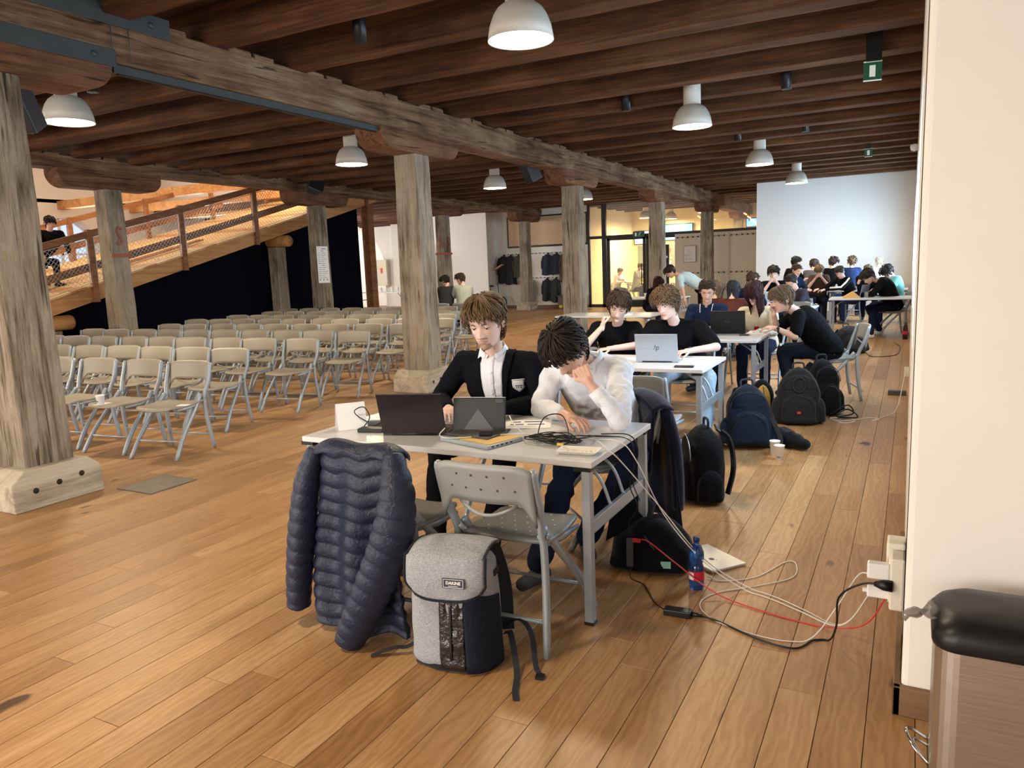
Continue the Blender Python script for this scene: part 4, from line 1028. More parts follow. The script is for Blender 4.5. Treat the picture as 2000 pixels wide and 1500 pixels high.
def hairobj(parent, Rh, hc, s, style, m, det, seed):
    T = Matrix.Translation(hc) @ Rh.to_4x4() @ Matrix.Scale(s, 4); r = random.Random(seed); mb = MB()
    long_ = style.startswith('long'); crop = style == 'crop'; curly = style == 'curly'; side = style == 'side'
    th = .010 if crop else .018 if side else .022
    def low(a):       # lower edge of the hair cap, by angle from the front
        t_ = abs(a) / PI
        fr = .178 if crop else .170 if not side else .166
        sd_ = .105 if long_ or side else .122
        return fr + (sd_ - fr) * min(1, max(0, (t_ - .18) / .22)) if t_ < .40 else sd_ - (sd_ - .04) * min(1, (t_ - .44) / .30) if t_ > .44 else sd_
    nu, nv = (56, 22) if det else (22, 9)
    def fn(u, v):
        a = (u * 2 - 1) * PI; z0 = low(a); z = z0 + (.2349 - z0) * (1 - (1 - v) ** 1.3)
        o_ = th * (min(1, v * 5 + .25)) * (.9 + .35 * noise.noise(Vector((math.sin(a) * 3.5, math.cos(a) * 3.5, z * 26 + seed))))
        p = hsurf(a, z, 0, False); c = Vector((0, .005, .02)); nrm = (p - c).normalized(); return p + nrm * o_
    mb.grid(lambda u, v: T @ fn(u, v), nu, nv)
    n = (430 if det else 70) if not crop else (260 if det else 40)
    if curly: n = int(n * 1.3)
    for i in range(n):
        a = r.uniform(-PI, PI); z0 = low(a); v = r.random() ** .8; z = z0 + (.2335 - z0) * v
        front = max(0, math.cos(a)); pts = []; L = (.030 if crop else .062) * r.uniform(.7, 1.25) * (1 - .42 * front * (z < .2) - (.15 if front > .3 else 0)) * (.62 if .28 < abs(a) / PI < .62 and z < .17 else 1); sweep = r.uniform(-.35, .35) + (.35 if not curly else 0)
        if curly: L = .035
        aa, zz_ = a, z; steps = 6 if det else 4; ph = r.uniform(0, 6)
        if long_: L = r.uniform(.25, .42) if abs(a) > .75 else .10
        if side: sweep = 1.1 * front + .2
        for k in range(steps + 1):
            t_ = k / steps; dz = L * t_
            if long_ and abs(a) > .75:
                zq = zz_ - dz; p = hsurf(aa + .06 * math.sin(ph + t_ * 5), max(zq, .045), 0, False); nrm = (p - Vector((0, 0, p.z))).normalized() if k else Vector((0, 0, 0))
                if zq < .045: p.z = zq - .12; p += nrm * .012
                p += (p - Vector((0, .005, .02))).normalized() * (.02 + .004 * math.sin(ph * 3))
            else:
                zq = zz_ - dz * (.75 if curly else .85 if not crop else .4); aq = aa + sweep * t_ * (.45 if zz_ > .18 else .25); p = hsurf(aq, zq, 0, False); nrm = (p - Vector((0, .005, .02))).normalized()
                lift = th + .006 * math.sin(PI * t_) + .003 * math.sin(ph) + (.012 * t_ if front > .6 and not crop else 0)
                if curly: lift += .012 * abs(math.sin(ph + t_ * 7)); p += Vector((.007 * math.cos(ph + t_ * 8), 0, .006 * math.sin(ph + t_ * 8)))
                if t_ > .8 and not curly: lift *= .85
                p += nrm * lift
            pts.append(T @ p)
        wd = r.uniform(.0045, .0085) * s * (1 if det else 2.0); sc = [(wd * (1 - .15 * q), .003 * s * (1 if det else 2)) if q < steps else (wd * .25, .001) for q in range(steps + 1)]
        c = T @ Vector((0, 0, .02)); mb.sweep(pts, [(-1, 0), (0, -1), (1, 0), (0, 1)], up=(pts[0] - c), scales=sc, cap=False)
    o = mb.build('hair', m, parent); return o
def eyes(parent, Rh, hc, s, m_hair, down=True, lid=SK):
    T = Matrix.Translation(hc) @ Rh.to_4x4() @ Matrix.Scale(s, 4)
    for sg in (-1, 1):
        c = Vector((sg * .032, -.0695, .0015)); r_ = .0118
        mb = MB().ball(c, r_, 16, 12, T)
        mb.cur = 1
        mb.ball(c + Vector((0, -.0068, -.0035 if down else 0)), .0064, 12, 8, T)
        e = mb.build('eye', [EYEW, IRIS], parent)
        lo = -.06 if down else .28; vs = []; fs = []; n1, n2 = 14, 7
        for i in range(n2 + 1):
            el = PI / 2 + (lo - PI / 2) * i / n2
            for j in range(n1 + 1):
                az = PI * (j / n1); vs.append(c + Vector((math.cos(az) * math.cos(el), -math.sin(az) * math.cos(el) - .0004, math.sin(el))) * (r_ * 1.07))
        for i in range(n2):
            for j in range(n1): q = i * (n1 + 1) + j; fs.append((q, q + n1 + 1, q + n1 + 2, q + 1))
        ld = MB().add(vs, fs, T, True); ld.build('eyelid', lid, e)
        MB().sweep([T @ v for v in vs[-n1 - 1:][2:-2]], [(-.0014, -.0014), (.0014, -.0014), (.0014, .0014), (-.0014, .0014)]).build('eyelash', LASH, e)
        pts = [T @ (hsurf(math.atan2(sg * (.016 + .036 * t_), .085), .141 + .005 * math.sin(PI * t_) - .003 * t_) + Vector((0, -.0012, 0))) for t_ in [q / 6 for q in range(7)]]
        MB().sweep(pts, [(-1, 0), (0, -1), (1, 0), (0, 1)], scales=[(.0056 * s, .003)] * 5 + [(.004 * s, .002), (.0015, .0015)]).build('eyebrow', m_hair, parent)
_ps = [0]
def person(label, H_, yaw=0, pitch=25, roll=0, tyaw=None, hs=1.06, det=False, N=None, C=None, Pp=None, S=None, E=None, W=None, K=None, A=None,
           top=CBLACK, sleeve='short', trou=CTROU, hair=('short', HDB), skin=SK, shoes=None, lean=.0, handd=(None, None), curl=(.5, .5), pose='type', stub=False, legs=True, fold=None, body_k=1.0, group=None, hands=True, topname='shirt', palm=(None, None), looking=True, vox=None):
    """yaw/pitch/roll of the head in degrees, 0 = facing -Y, pitch down"""
    _ps[0] += 1; sd = _ps[0]
    H_ = Vector(H_); ty = math.radians(yaw if tyaw is None else tyaw); f = Vector((math.sin(ty), -math.cos(ty), 0)); l = Vector((math.cos(ty), math.sin(ty), 0))
    Rh = Matrix.Rotation(math.radians(yaw), 3, 'Z') @ Matrix.Rotation(math.radians(pitch), 3, 'X') @ Matrix.Rotation(math.radians(roll), 3, 'Y')
    nb = H_ + Rh @ Vector((0, .025, -.085)) * hs
    N = Vector(N) if N else nb - UP * .07 - f * .035
    C = Vector(C) if C else N - UP * .19 - f * (.05 + lean * .4)
    Pp = Vector(Pp) if Pp else Vector(((N - f * (.16 + lean)).x, (N - f * (.16 + lean)).y, .54))
    up = (N - C).normalized()
    S = [Vector(q) for q in S] if S else [N - up * .055 + l * .172, N - up * .055 - l * .172]     # left, right
    if not E: E = [S[0] + f * .16 - UP * .22 + l * .05, S[1] + f * .16 - UP * .22 - l * .05]
    if not W:
        if pose == 'chin': W = [H_ + f * .06 + l * .05 - UP * .15, H_ + f * .06 - l * .05 - UP * .15]
        elif pose == 'one': W = [Vector(E[0]) + f * .17 - l * .12 + UP * .02, H_ + f * .04 - l * .07 - UP * .16]
        elif pose == 'down': W = [Vector(E[0]) + f * .12 - UP * .18, Vector(E[1]) + f * .12 - UP * .18]
        else: W = [Vector(E[0]) + f * .19 - l * .13 + UP * .02, Vector(E[1]) + f * .19 + l * .13 + UP * .02]
    E = [Vector(q) for q in E]; W = [Vector(q) for q in W]
    K = [Vector(q) for q in K] if K else [Vector((*(Pp + f * .40 + l * .13).xy, .51)), Vector((*(Pp + f * .40 - l * .13).xy, .51))]
    A = [Vector(q) for q in A] if A else [Vector((*(K[0] - f * .02).xy, .09)), Vector((*(K[1] - f * .02).xy, .09))]
    base = Vector((Pp.x, Pp.y, 0)); t = thing('person', label, 'person', tuple(base), group=group)
    vb, vc = (.0125, .0115) if det else (.02, .021)
    if vox: vb, vc = vox
    bk = body_k
    mb = MB(); torso(mb, Pp, C, N - up * .035, l, bk * .9)
    cap(mb, N - up * .045, nb, .055, .052 if not det else .054, 14)
    for i, s_ in enumerate((1, -1)):
        cap(mb, N - up * .05 + l * s_ * .04, S[i] - up * .012, .038, .042); cap(mb, S[i], E[i], .048 * bk, .039); cap(mb, E[i], W[i], .041, .026)
        if legs: cap(mb, Pp + l * s_ * .085, K[i], .075, .052); cap(mb, K[i], A[i], .05, .036)
    v, fc = remesh(mb, vb, 3); bm_ = MB(); bm_.add(v, fc, None, True)
    headmesh(bm_, Rh, H_, hs, *((76, 66) if det else (30, 26)), stub=stub)
    if hands:
        for i, s_ in enumerate((1, -1)):
            dd = handd[i] or (W[i] - E[i]); pn = palm[i] or (-UP if abs(Vector(dd).normalized().z) < .6 else -f)
            hand(bm_, W[i], dd, pn, s_ if i == 0 else -1 * 1, curl[i], 1.0 if det else 1.05, .0045 if det else .0095)
    bd = bm_.build('body', [skin, LIP, STUB], t)
    # clothes
    fo = fold if fold is not None else (.006 if det else .004)
    mb = MB(); k2 = bk * 1.05; torso(mb, Pp + UP * .015, C, N - up * .012, l, k2, .012)
    sl = {'short': .62, 'long': 1, 'roll': 1.0}[sleeve]
    for i, s_ in enumerate((1, -1)):
        cap(mb, N - up * .045 + l * s_ * .05, S[i], .056, .064 * bk); e = S[i].lerp(E[i], min(1, .8)) if sleeve == 'short' else E[i]
        cap(mb, S[i], e, .064 * bk, .056 * bk if sleeve == 'short' else .052 * bk)
        if sleeve != 'short': cap(mb, E[i], E[i].lerp(W[i], .93 if sleeve == 'long' else .62), .052 * bk, .037)
    v, fc = remesh(mb, vc, 3, fo, seed=sd); bb = MB().add(v, fc, None, True); sh = bb.build(topname, top, t); t_sh = (v, fc)
    if legs:
        mb = MB()
        mb.ball(Pp - UP * .01, (.175, .15, .12), 14, 10)
        for i, s_ in enumerate((1, -1)): cap(mb, Pp + l * s_ * .08, K[i], .098, .072); cap(mb, K[i], A[i] + UP * .01, .07, .056)
        v, fc = remesh(mb, vc * 1.15, 3, fo * 1.2, 11, sd + 3); MB().add(v, fc, None, True).build('trousers', trou, t)
        for i, s_ in enumerate((1, -1)):
            ft = Vector((*A[i].xy, .045)); sh_ = MB(); d2 = (K[i] - Pp); d2.z = 0; d2 = d2.normalized() if d2.length > .05 else f
            cap(sh_, ft - d2 * .04, ft + d2 * .13, .042, .036); cap(sh_, ft + UP * .02 - d2 * .02, ft + UP * .06, .04, .042)
            v, fc = remesh(sh_, .012 if det else .02, 2); v = [(x, y, max(z, .006)) for x, y, z in v]
            so = MB().add(v, fc, None, True).build('shoe', shoes or SHOE, t)
            if shoes is SHOEW and det is not None:
                pass
    hairobj(t, Rh, H_, hs, hair[0], hair[1], det, sd)
    if det: eyes(t, Rh, H_, hs, hair[1], looking, skin)
    for o in t.children_recursive:
        if o.parent is t: o.location = -base
    t['_'] = 0; del t['_']
    return dict(t=t, base=base, sh=sh, shm=t_sh, N=N, C=C, P=Pp, f=f, l=l, up=up, S=S, E=E, W=W, H=H_, Rh=Rh, hs=hs, nb=nb)
def decal(p, name, mt, org, d, r, u, w_, h_, nx=8, ny=8, off=.004, th=.002, mask=None, parent=None, reach=.13):
    """cloth piece laid on the garment: casts a grid of rays onto the shirt"""
    bv = p.get('bvh')
    if bv is None: bv = p['bvh'] = BVHTree.FromPolygons(p['shm'][0], p['shm'][1])
    org = Vector(org); d = Vector(d).normalized(); r = Vector(r); u = Vector(u); G = {}; mb = MB()
    for i in range(nx + 1):
        for j in range(ny + 1):
            a, b = i / nx * 2 - 1, j / ny * 2 - 1
            if callable(w_): aa = w_(b)[0] + (w_(b)[1] - w_(b)[0]) * (a + 1) / 2
            else: aa = a * w_
            o0 = org + r * aa + u * b * h_ - d * reach; h, n, _, _ = bv.ray_cast(o0, d, 1.2)
            if h is None: continue
            if n.dot(d) > 0: n = -n
            G[i, j] = h + n * off; G[i, j, 'n'] = n
    vs = []; ix = {}
    for k in list(G):
        if len(k) == 2: ix[k] = len(vs); vs.append(G[k]); vs.append(G[k] + G[k[0], k[1], 'n'] * th)
    fs = []
    def ok(i, j): return all(q in ix for q in ((i, j), (i + 1, j), (i + 1, j + 1), (i, j + 1))) and (mask is None or mask((i + .5) / nx * 2 - 1, (j + .5) / ny * 2 - 1))
    for i in range(nx):
        for j in range(ny):
            if not ok(i, j): continue
            q = [ix[i, j], ix[i + 1, j], ix[i + 1, j + 1], ix[i, j + 1]]; fs.append(tuple(x + 1 for x in q)); fs.append(tuple(q[::-1]))
            for (di, dj), (a, b) in (((0, -1), (0, 1)), ((1, 0), (1, 2)), ((0, 1), (2, 3)), ((-1, 0), (3, 0))):
                if not (0 <= i + di < nx and 0 <= j + dj < ny) or not ok(i + di, j + dj): fs.append((q[a], q[b], q[b] + 1, q[a] + 1))
    if not vs: return None
    o = mb.add(vs, fs, None, True).build(name, mt, parent or p['t'])
    o.location = -p['base'] if parent is None else (0, 0, 0)
    return o
def loc0(p, o): o.location = -p['base']; return o
def collar(p, mt, wing=.055, r_=.062, lift=.03, name='collar'):
    n = p['N'] + p['up'] * .005; f, l, u = p['f'], p['l'], p['up']; mb = MB()
    fw = (f - u * f.dot(u)).normalized()
    def fn(a, v):
        t_ = (a * 2 - 1) * 2.75; q = n - fw * .004 + (l * math.sin(t_) - fw * math.cos(t_)) * (r_ + .014 * (1 - v)) + u * (.034 * v - .004 + lift * .2); q -= u * .016 * max(0, -math.cos(t_)) ; return q
    mb.grid(fn, 30, 3, thick=.003)
    for s_ in (-1, 1):
        a = n + fw * (r_ - .004) + l * s_ * .012 + u * .01; b = n + l * s_ * (r_ + .004) + fw * .012 + u * .026; c = a - u * (wing + .01) + l * s_ * .042 + fw * .024; d = b - u * .045 + fw * .04 + l * s_ * .012
        vs = [a, b, d, c]; nn = (b - a).cross(c - a).normalized() * .0035; mb.add(vs + [x + nn for x in vs], [(0, 1, 2, 3), (7, 6, 5, 4), (0, 4, 5, 1), (1, 5, 6, 2), (2, 6, 7, 3), (3, 7, 4, 0)], None, False)
    return loc0(p, mb.build(name, mt, p['t'], fixn=True))
def neckband(p, mt, r_=.064, w_=.009):
    f, l, u = p['f'], p['l'], p['up']; fw = (f - u * f.dot(u)).normalized()
    pts = [p['N'] - u * .0 + (l * math.sin(a) + fw * math.cos(a)) * r_ - u * (.022 * (1 + math.cos(a)) * .5) for a in [i * PI / 12 for i in range(24)]]
    return loc0(p, MB().tube(pts, w_, 6, closed=True).build('neckband', mt, p['t']))
def shield(p, org, d, r, u, s=1.0):
    W1 = mat('badge_white', (.8, .8, .82), .6)
    def wf(k): return lambda b: (-.5 * k * s * (1 if b > -.1 else max(.02, 1 - ((-.1 - b) / .9) ** 1.6)), .5 * k * s * (1 if b > -.1 else max(.02, 1 - ((-.1 - b) / .9) ** 1.6)))
    decal(p, 'badge', W1, org, d, r, u, wf(.062), .038 * s, 8, 12, .006, .002)
    decal(p, 'badge_border', CBLACK, org, d, r, u, wf(.054), .033 * s, 8, 12, .0078, .0014)
    decal(p, 'badge_field', W1, org, d, r, u, wf(.049), .0305 * s, 8, 12, .009, .0014)
    decal(p, 'badge_mark', CBLACK, Vector(org) + Vector(u) * .002, d, r, u, .018 * s, .002, 3, 2, .0105, .001)
    for q in (-.01, 0, .01): decal(p, 'badge_mark', CBLACK, Vector(org) + Vector(r) * q - Vector(u) * .008, d, r, u, .0016, .006, 2, 3, .0105, .001)
# ---- the two in front
Y0 = Vector((0, 1, 0)); X0 = Vector((1, 0, 0))
p = person('boy in a black blazer and white shirt typing behind the dark laptop and tablet', (-2.115, 3.70, 1.262), yaw=8, pitch=20, roll=-3, tyaw=10, hs=1.2, det=True,
           N=(-2.15, 3.84, 1.07), C=(-2.15, 3.92, .87), Pp=(-2.2, 4.12, .54), S=[(-1.925, 3.90, 1.0), (-2.375, 3.86, 1.0)], E=[(-1.83, 3.82, .79), (-2.50, 3.78, .79)], W=[(-1.96, 3.50, .80), (-2.24, 3.46, .80)],
           K=[(-1.98, 3.62, .52), (-2.42, 3.62, .52)], A=[(-1.92, 3.30, .1), (-2.2, 3.20, .1)], top=CBLAZ, sleeve='long', trou=cloth('black_trousers', (.008, .008, .01)), hair=('short', HB), skin=SKP, curl=(.45, .45), stub=True, topname='blazer', body_k=1.12)
f = Vector((0.17, -.985, 0)); r = Vector((.985, .17, 0))
cen = Vector((-2.13, 3.80, .915))
decal(p, 'shirt_front', CWHITE, cen, -f, r, UP, lambda b: (-.062 - .012 * b, .062 + .012 * b), .155, 10, 16, .006, .003)
decal(p, 'placket', CWHITE, cen, -f, r, UP, .014, .155, 3, 16, .0105, .0015)
for k in range(5): decal(p, 'button', M['screenwhite'], cen + UP * (.11 - .06 * k), -f, r, UP, .005, .005, 3, 3, .0125, .0015)
for s_ in (-1, 1):
    decal(p, 'lapel', CBLAZ, cen + UP * .0, -f, r, UP, (lambda b, s_=s_: tuple(sorted((s_ * (.062 + .01 * b), s_ * (.062 + .01 * b + .05 * (.25 + .75 * (b + 1) / 2)))))), .16, 5, 16, .007, .006)
collar(p, CWHITE, .05, .07)
shield(p, (-1.985, 3.82, .885), -f, r, UP, 1.0)
p = person('boy in a white shirt leaning his head on his fist over the table', (-1.585, 3.60, 1.125), yaw=-4, pitch=52, roll=-6, tyaw=-12, hs=1.16, det=True,
           N=(-1.545, 3.80, 1.035), C=(-1.56, 3.96, .86), Pp=(-1.52, 4.2, .54), S=[(-1.385, 3.86, .985), (-1.765, 3.84, .955)], E=[(-1.255, 3.48, .79), (-1.80, 3.72, .785)], W=[(-1.40, 3.46, .975), (-1.50, 3.47, .785)],
           K=[(-1.28, 3.78, .52), (-1.62, 3.72, .52)], A=[(-1.50, 3.62, .1), (-1.58, 3.18, .1)], top=CWHITE, sleeve='roll', trou=CTROU, hair=('short', HD), skin=SK, curl=(1.6, .4), handd=((-.5, -.02, .85), None), palm=((-.2, 1, -.1), None), body_k=1.1, fold=.013, shoes=cloth('grey_suede', (.06, .065, .075)))
collar(p, CWHITE, .05, .068)
p2_cuff = None
mb = MB(); e, w_ = p['E'][0], p['W'][0]; d = (w_ - e).normalized(); mb.tube([e.lerp(w_, .45), e.lerp(w_, .62), e.lerp(w_, .8)], [.043, .042, .043], 16); loc0(p, mb.build('cuff', CWHITE, p['t']))
# ---- second table
p = person('boy in a black T-shirt resting his cheek on his fist at the silver laptop table', (-2.43, 6.78, 1.155), yaw=14, pitch=24, roll=10, tyaw=5, hs=1.14, det=True, N=(-2.50, 6.92, .985), C=(-2.5, 7.0, .80), Pp=(-2.5, 7.15, .54),
           S=[(-2.33, 6.95, .93), (-2.70, 6.92, .93)], E=[(-2.24, 6.72, .79), (-2.70, 6.58, .79)], W=[(-2.42, 6.5, .785), (-2.535, 6.62, .975)], handd=(None, (.1, .2, 1)), palm=(None, (.8, .5, 0)), curl=(.4, 1.6), hair=('short', HDB), skin=SKP, body_k=1.16)
neckband(p, CBLACK)
p = person('curly haired boy in a black T-shirt behind the silver laptop', (-1.955, 6.72, 1.18), yaw=-12, pitch=20, roll=-4, tyaw=-6, hs=1.12, det=True, N=(-1.915, 6.86, 1.0), C=(-1.91, 6.95, .81), Pp=(-1.88, 7.1, .54),
           S=[(-1.70, 6.88, .945), (-2.12, 6.86, .945)], E=[(-1.50, 6.70, .79), (-2.2, 6.7, .79)], W=[(-1.68, 6.42, .785), (-2.0, 6.38, .785)], K=[(-1.55, 6.62, .53), (-1.95, 6.5, .53)], A=[(-1.50, 6.28, .1), (-1.82, 6.12, .1)], trou=CJEAN, hair=('curly', HB), skin=SKP, curl=(.5, .5), body_k=1.24, looking=False, shoes=SHOEW)
neckband(p, CBLACK)
loc0(p, MB().tube([p['E'][0].lerp(p['W'][0], .92) + (X0 * math.cos(a) * .7 + Y0 * math.cos(a) * .7 + UP * math.sin(a)) * .031 for a in [i * PI / 8 for i in range(16)]], .005, 5, closed=True).build('wristband', M['black'], p['t']))
# ---- third table
p = person('boy in a navy polo shirt with white striped collar looking down', (-2.12, 8.98, 1.20), yaw=12, pitch=26, tyaw=4, hs=1.08, det=True, N=(-2.15, 9.10, 1.02), C=(-2.16, 9.18, .83), Pp=(-2.16, 9.3, .54), top=CNAVY, hair=('crop', HDB), skin=SK, body_k=1.05)
collar(p, CNAVY, .05, .068)
for s_ in (-1, 1):
    a = p['N'] + p['l'] * s_ * .075 + p['f'] * .03 + UP * .012; b = p['N'] + p['l'] * s_ * .065 + p['f'] * .105 - UP * .085; loc0(p, MB().tube([a, a.lerp(b, .5) + p['f'] * .012, b], .004, 5).build('collar_stripe', M['screenwhite'], p['t']))
p = person('girl with long dark red hair and a cream jumper beside the black laptop', (-1.575, 8.92, 1.165), yaw=-18, pitch=30, roll=3, tyaw=-5, hs=1.05, det=True, N=(-1.56, 9.05, .985), C=(-1.55, 9.13, .81), Pp=(-1.54, 9.3, .54), top=CCREAM, sleeve='long', hair=('long', HR), skin=SKP, body_k=.95)
decal(p, 'red_print', cloth('red_print', (.35, .02, .03)), p['C'] - UP * .02, -p['f'], p['l'], UP, .045, .055, 5, 6, .004, .001, mask=lambda a, b: abs(a) + abs(b) < 1.25)
p = person('boy in a black T-shirt sitting sideways on a grey chair, chin on his hand', (-1.195, 8.38, 1.115), yaw=-62, pitch=18, roll=0, tyaw=-72, hs=1.1, det=True, N=(-1.06, 8.47, .985), C=(-.93, 8.55, .82), Pp=(-.78, 8.72, .55),
           S=[(-1.02, 8.30, .93), (-1.08, 8.64, .93)], E=[(-1.03, 8.16, .74), (-1.27, 8.55, .79)], W=[(-1.22, 8.12, .83), (-1.28, 8.40, .965)], K=[(-1.20, 8.55, .53), (-1.2, 8.80, .53)], A=[(-1.1, 8.42, .1), (-1.15, 8.75, .1)], handd=((-1, .1, .1), (-.1, .1, 1)), palm=((0, .3, -1), (.6, -.5, .1)), curl=(.5, 1.2), trou=cloth('dark_blue_trousers', (.012, .018, .03)), hair=('side', HL), skin=SK, body_k=1.15)
d = (p['W'][0] - p['E'][0]).normalized(); c = p['E'][0].lerp(p['W'][0], .86)
loc0(p, MB().tube([c + d.cross(UP).normalized() * .033 * math.cos(a) + UP * .033 * math.sin(a) for a in [i * PI / 8 for i in range(16)]], .008, 6, closed=True).build('watch_strap', M['black'], p['t'])); loc0(p, MB().ball(c + Vector((.005, -.03, .012)), (.016, .008, .016), 12, 8).build('watch_face', M['blackmetal'], p['t']))
# ---- the rest of the room
CH2 = dict(hs=1.04)
person('long haired light brown girl seen from behind left of the leather jacket', (-2.66, 11.95, 1.10), yaw=165, pitch=15, top=CMAR, sleeve='long', hair=('long', HL), **CH2)
person('black haired person in a maroon leather jacket seen from behind', (-2.38, 11.75, 1.10), yaw=180, pitch=18, top=CMAR, sleeve='long', hair=('long_short', HGB), **CH2)
person('short haired boy in dark navy seen from behind beside the leather jacket', (-2.2, 12.3, 1.22), yaw=150, pitch=25, top=CNAVY, hair=('crop', HDB), **CH2)
person('boy facing the camera with his hand at his chin behind an open screen', (-2.22, 14.5, 1.26), yaw=5, pitch=22, pose='chin', top=CBLACK, hair=('short', HD), skin=SKP, hs=1.08)
p = person('boy in a dark purple hoodie leaning over the table edge', (-1.77, 13.45, 1.13), yaw=-25, pitch=34, tyaw=-35, lean=.1, top=CPURP, sleeve='long', hair=('crop', HD), skin=SK, hs=1.1)
decal(p, 'yellow_print', cloth('yellow_print', (.7, .55, .12)), p['C'] + UP * .0, -p['f'], p['l'], UP, .06, .02, 5, 3, .004, .001)
person('black haired boy turned away at the back left, in front of the board wall', (-2.41, 19.0, 1.41), yaw=130, pitch=15, top=CBLACK, hair=('short', HD), hs=1.0)
person('reddish haired boy holding his face in his hand', (-2.09, 16.6, 1.26), yaw=50, pitch=20, pose='one', top=CNAVY, sleeve='long', hair=('crop', HDB), **CH2)
person('person in a grey top seen from behind against the board wall', (-2.14, 20.2, 1.33), yaw=170, pitch=20, top=CGREY, hair=('short', HDB), **CH2)
person('boy with both hands on his face and a plaid sleeve behind the black laptop', (-1.9, 19.0, 1.20), yaw=5, pitch=48, pose='chin', top=cloth('brown_plaid', (.06, .04, .035)), hair=('short', HB), **CH2)
person('curly brown haired boy with a dark hood seen from behind', (-1.72, 20.5, 1.36), yaw=150, pitch=15, top=CBLACK, hair=('curly', HDB), **CH2)
p = person('boy in a black sweater with a white striped sleeve bending over papers', (-1.42, 18.5, 1.16), yaw=-25, pitch=40, tyaw=-45, lean=.12, top=CBLACK, sleeve='long', hair=('crop', HD), hs=1.12, E=[(-1.33, 18.1, .82), (-1.75, 18.6, .8)], W=[(-1.68, 18.0, .79), (-1.85, 18.35, .79)])
loc0(p, MB().tube([p['S'][0] + Vector((.0, -.06, .03)), p['S'][0].lerp(p['E'][0], .5) + Vector((0, -.07, .02)), p['E'][0] + Vector((-.02, -.055, .02)), p['E'][0].lerp(p['W'][0], .7) + Vector((0, -.04, .03))], .02, 6).build('sleeve_stripe', M['screenwhite'], p['t']))
person('boy in a blue T-shirt with his back to the camera at the board wall', (-1.32, 20.8, 1.36), yaw=178, pitch=5, top=cloth('blue_tee', (.02, .035, .10)), hair=('curly', HB), **CH2)
person('small light brown haired person between the blue T-shirt and the sweater', (-.9, 19.6, 1.16), yaw=20, pitch=30, top=CBLACK, hair=('short', HL), hs=.98)
person('blonde person farthest back at the white wall', (-.73, 21.6, 1.32), yaw=170, pitch=10, top=cloth('white_top', (.7, .7, .7)), hair=('short', HBL), hs=.95)
p = person('boy in a black sweater slumped forward with his hand on his forehead', (-.72, 15.72, 1.12), yaw=-55, pitch=50, tyaw=-70, hs=1.12, N=(-.56, 15.82, 1.05), C=(-.42, 15.9, .90), Pp=(-.28, 16.05, .55), E=[(-.62, 15.55, .80), (-.85, 16.0, .80)], W=[(-.9, 15.5, .79), (-.87, 15.68, 1.02)], handd=(None, (.3, .1, 1)), top=CBLACK, sleeve='long', hair=('short', HD), body_k=1.15, shoes=SHOEW, A=[(-.62, 15.25, .09), (-.5, 15.9, .09)])
person('dark curly haired person in a turquoise hoodie behind the slumped boy', (-.42, 16.6, 1.17), yaw=-40, pitch=50, tyaw=-60, top=CTURQ, sleeve='long', hair=('curly', HD), hs=1.08, N=(-.32, 16.7, 1.09), Pp=(-.26, 16.95, .55))
# standing pair by the glass
p = person('standing person in a grey vest over a light blue T-shirt bending forward', (-4.62, 16.2, 1.32), yaw=-60, pitch=45, tyaw=-80, hs=1.05, N=(-4.42, 16.25, 1.25), C=(-4.22, 16.28, 1.15), Pp=(-3.95, 16.3, .95), S=[(-4.38, 16.08, 1.2), (-4.40, 16.44, 1.2)], E=[(-4.30, 16.02, .95), (-4.45, 16.46, .95)], W=[(-4.25, 16.0, .72), (-4.5, 16.4, .76)], K=[(-3.95, 16.2, .5), (-3.95, 16.4, .5)], A=[(-3.9, 16.2, .09), (-3.9, 16.4, .09)], top=CLB, trou=CBLACK, hair=('short', HD))
decal(p, 'vest', COLV, (p['C'] + p['P']) / 2 + UP * .05, (.3, .9, -.2), (1, 0, 0), (0, 0, 1), .2, .2, 8, 8, .006, .006)
person('red haired girl in a dark jacket sitting by the glass wall', (-4.98, 16.5, 1.09), yaw=60, pitch=30, top=CBLACK, sleeve='long', hair=('long', HR), hs=1.05)
# far left pair
person('boy in a charcoal hoodie sitting behind the second near post', (-9.62, 15.0, 1.30), yaw=-100, pitch=30, tyaw=-165, pose='one', top=CDKG, sleeve='long', hair=('short', HD), **CH2)
person('boy with glasses in a pale sage sweater facing his neighbour', (-9.20, 15.0, 1.33), yaw=-95, pitch=20, tyaw=-140, top=CSAGE, sleeve='long', hair=('short', HDB), **CH2)
for a in (('person in white reading in the lit foyer, leftmost behind the glass', (-9.95, 28.0, 1.22), 60, cloth('white_top', (.7, .7, .7))), ('person in yellow resting on the foyer table', (-9.5, 29.55, 1.15), 10, CYEL), ('person in a pale shirt seated in the foyer right of the door post', (-9.1, 27.9, 1.38), 70, CSAGE), ('person in dark clothes at the right end of the foyer group', (-8.75, 28.4, 1.15), -60, CBLACK)):
    person(a[0], a[1], yaw=a[2], pitch=20, top=a[3], sleeve='long', hair=('short', HB), hs=1.0)
zr = rz_(8.5) + .31
p = person('person in black sitting on an office chair up on the ramp', (-14.2, 8.72, zr + 1.22), yaw=70, pitch=30, hs=1.0, Pp=(-14.55, 8.5, zr + .52), K=[(-14.15, 8.4, zr + .5), (-14.15, 8.7, zr + .5)], A=[(-14.15, 8.4, zr + .12), (-14.15, 8.7, zr + .2)], pose='down', top=CBLACK, sleeve='long', hair=('short', HD))
for o in p['t'].children:
    if o.name.startswith('shoe'): o.location.z += zr + .03
t = thing('office_chair', 'black office chair on castors up on the ramp', 'chair', (-14.6, 8.5, zr), math.radians(70))
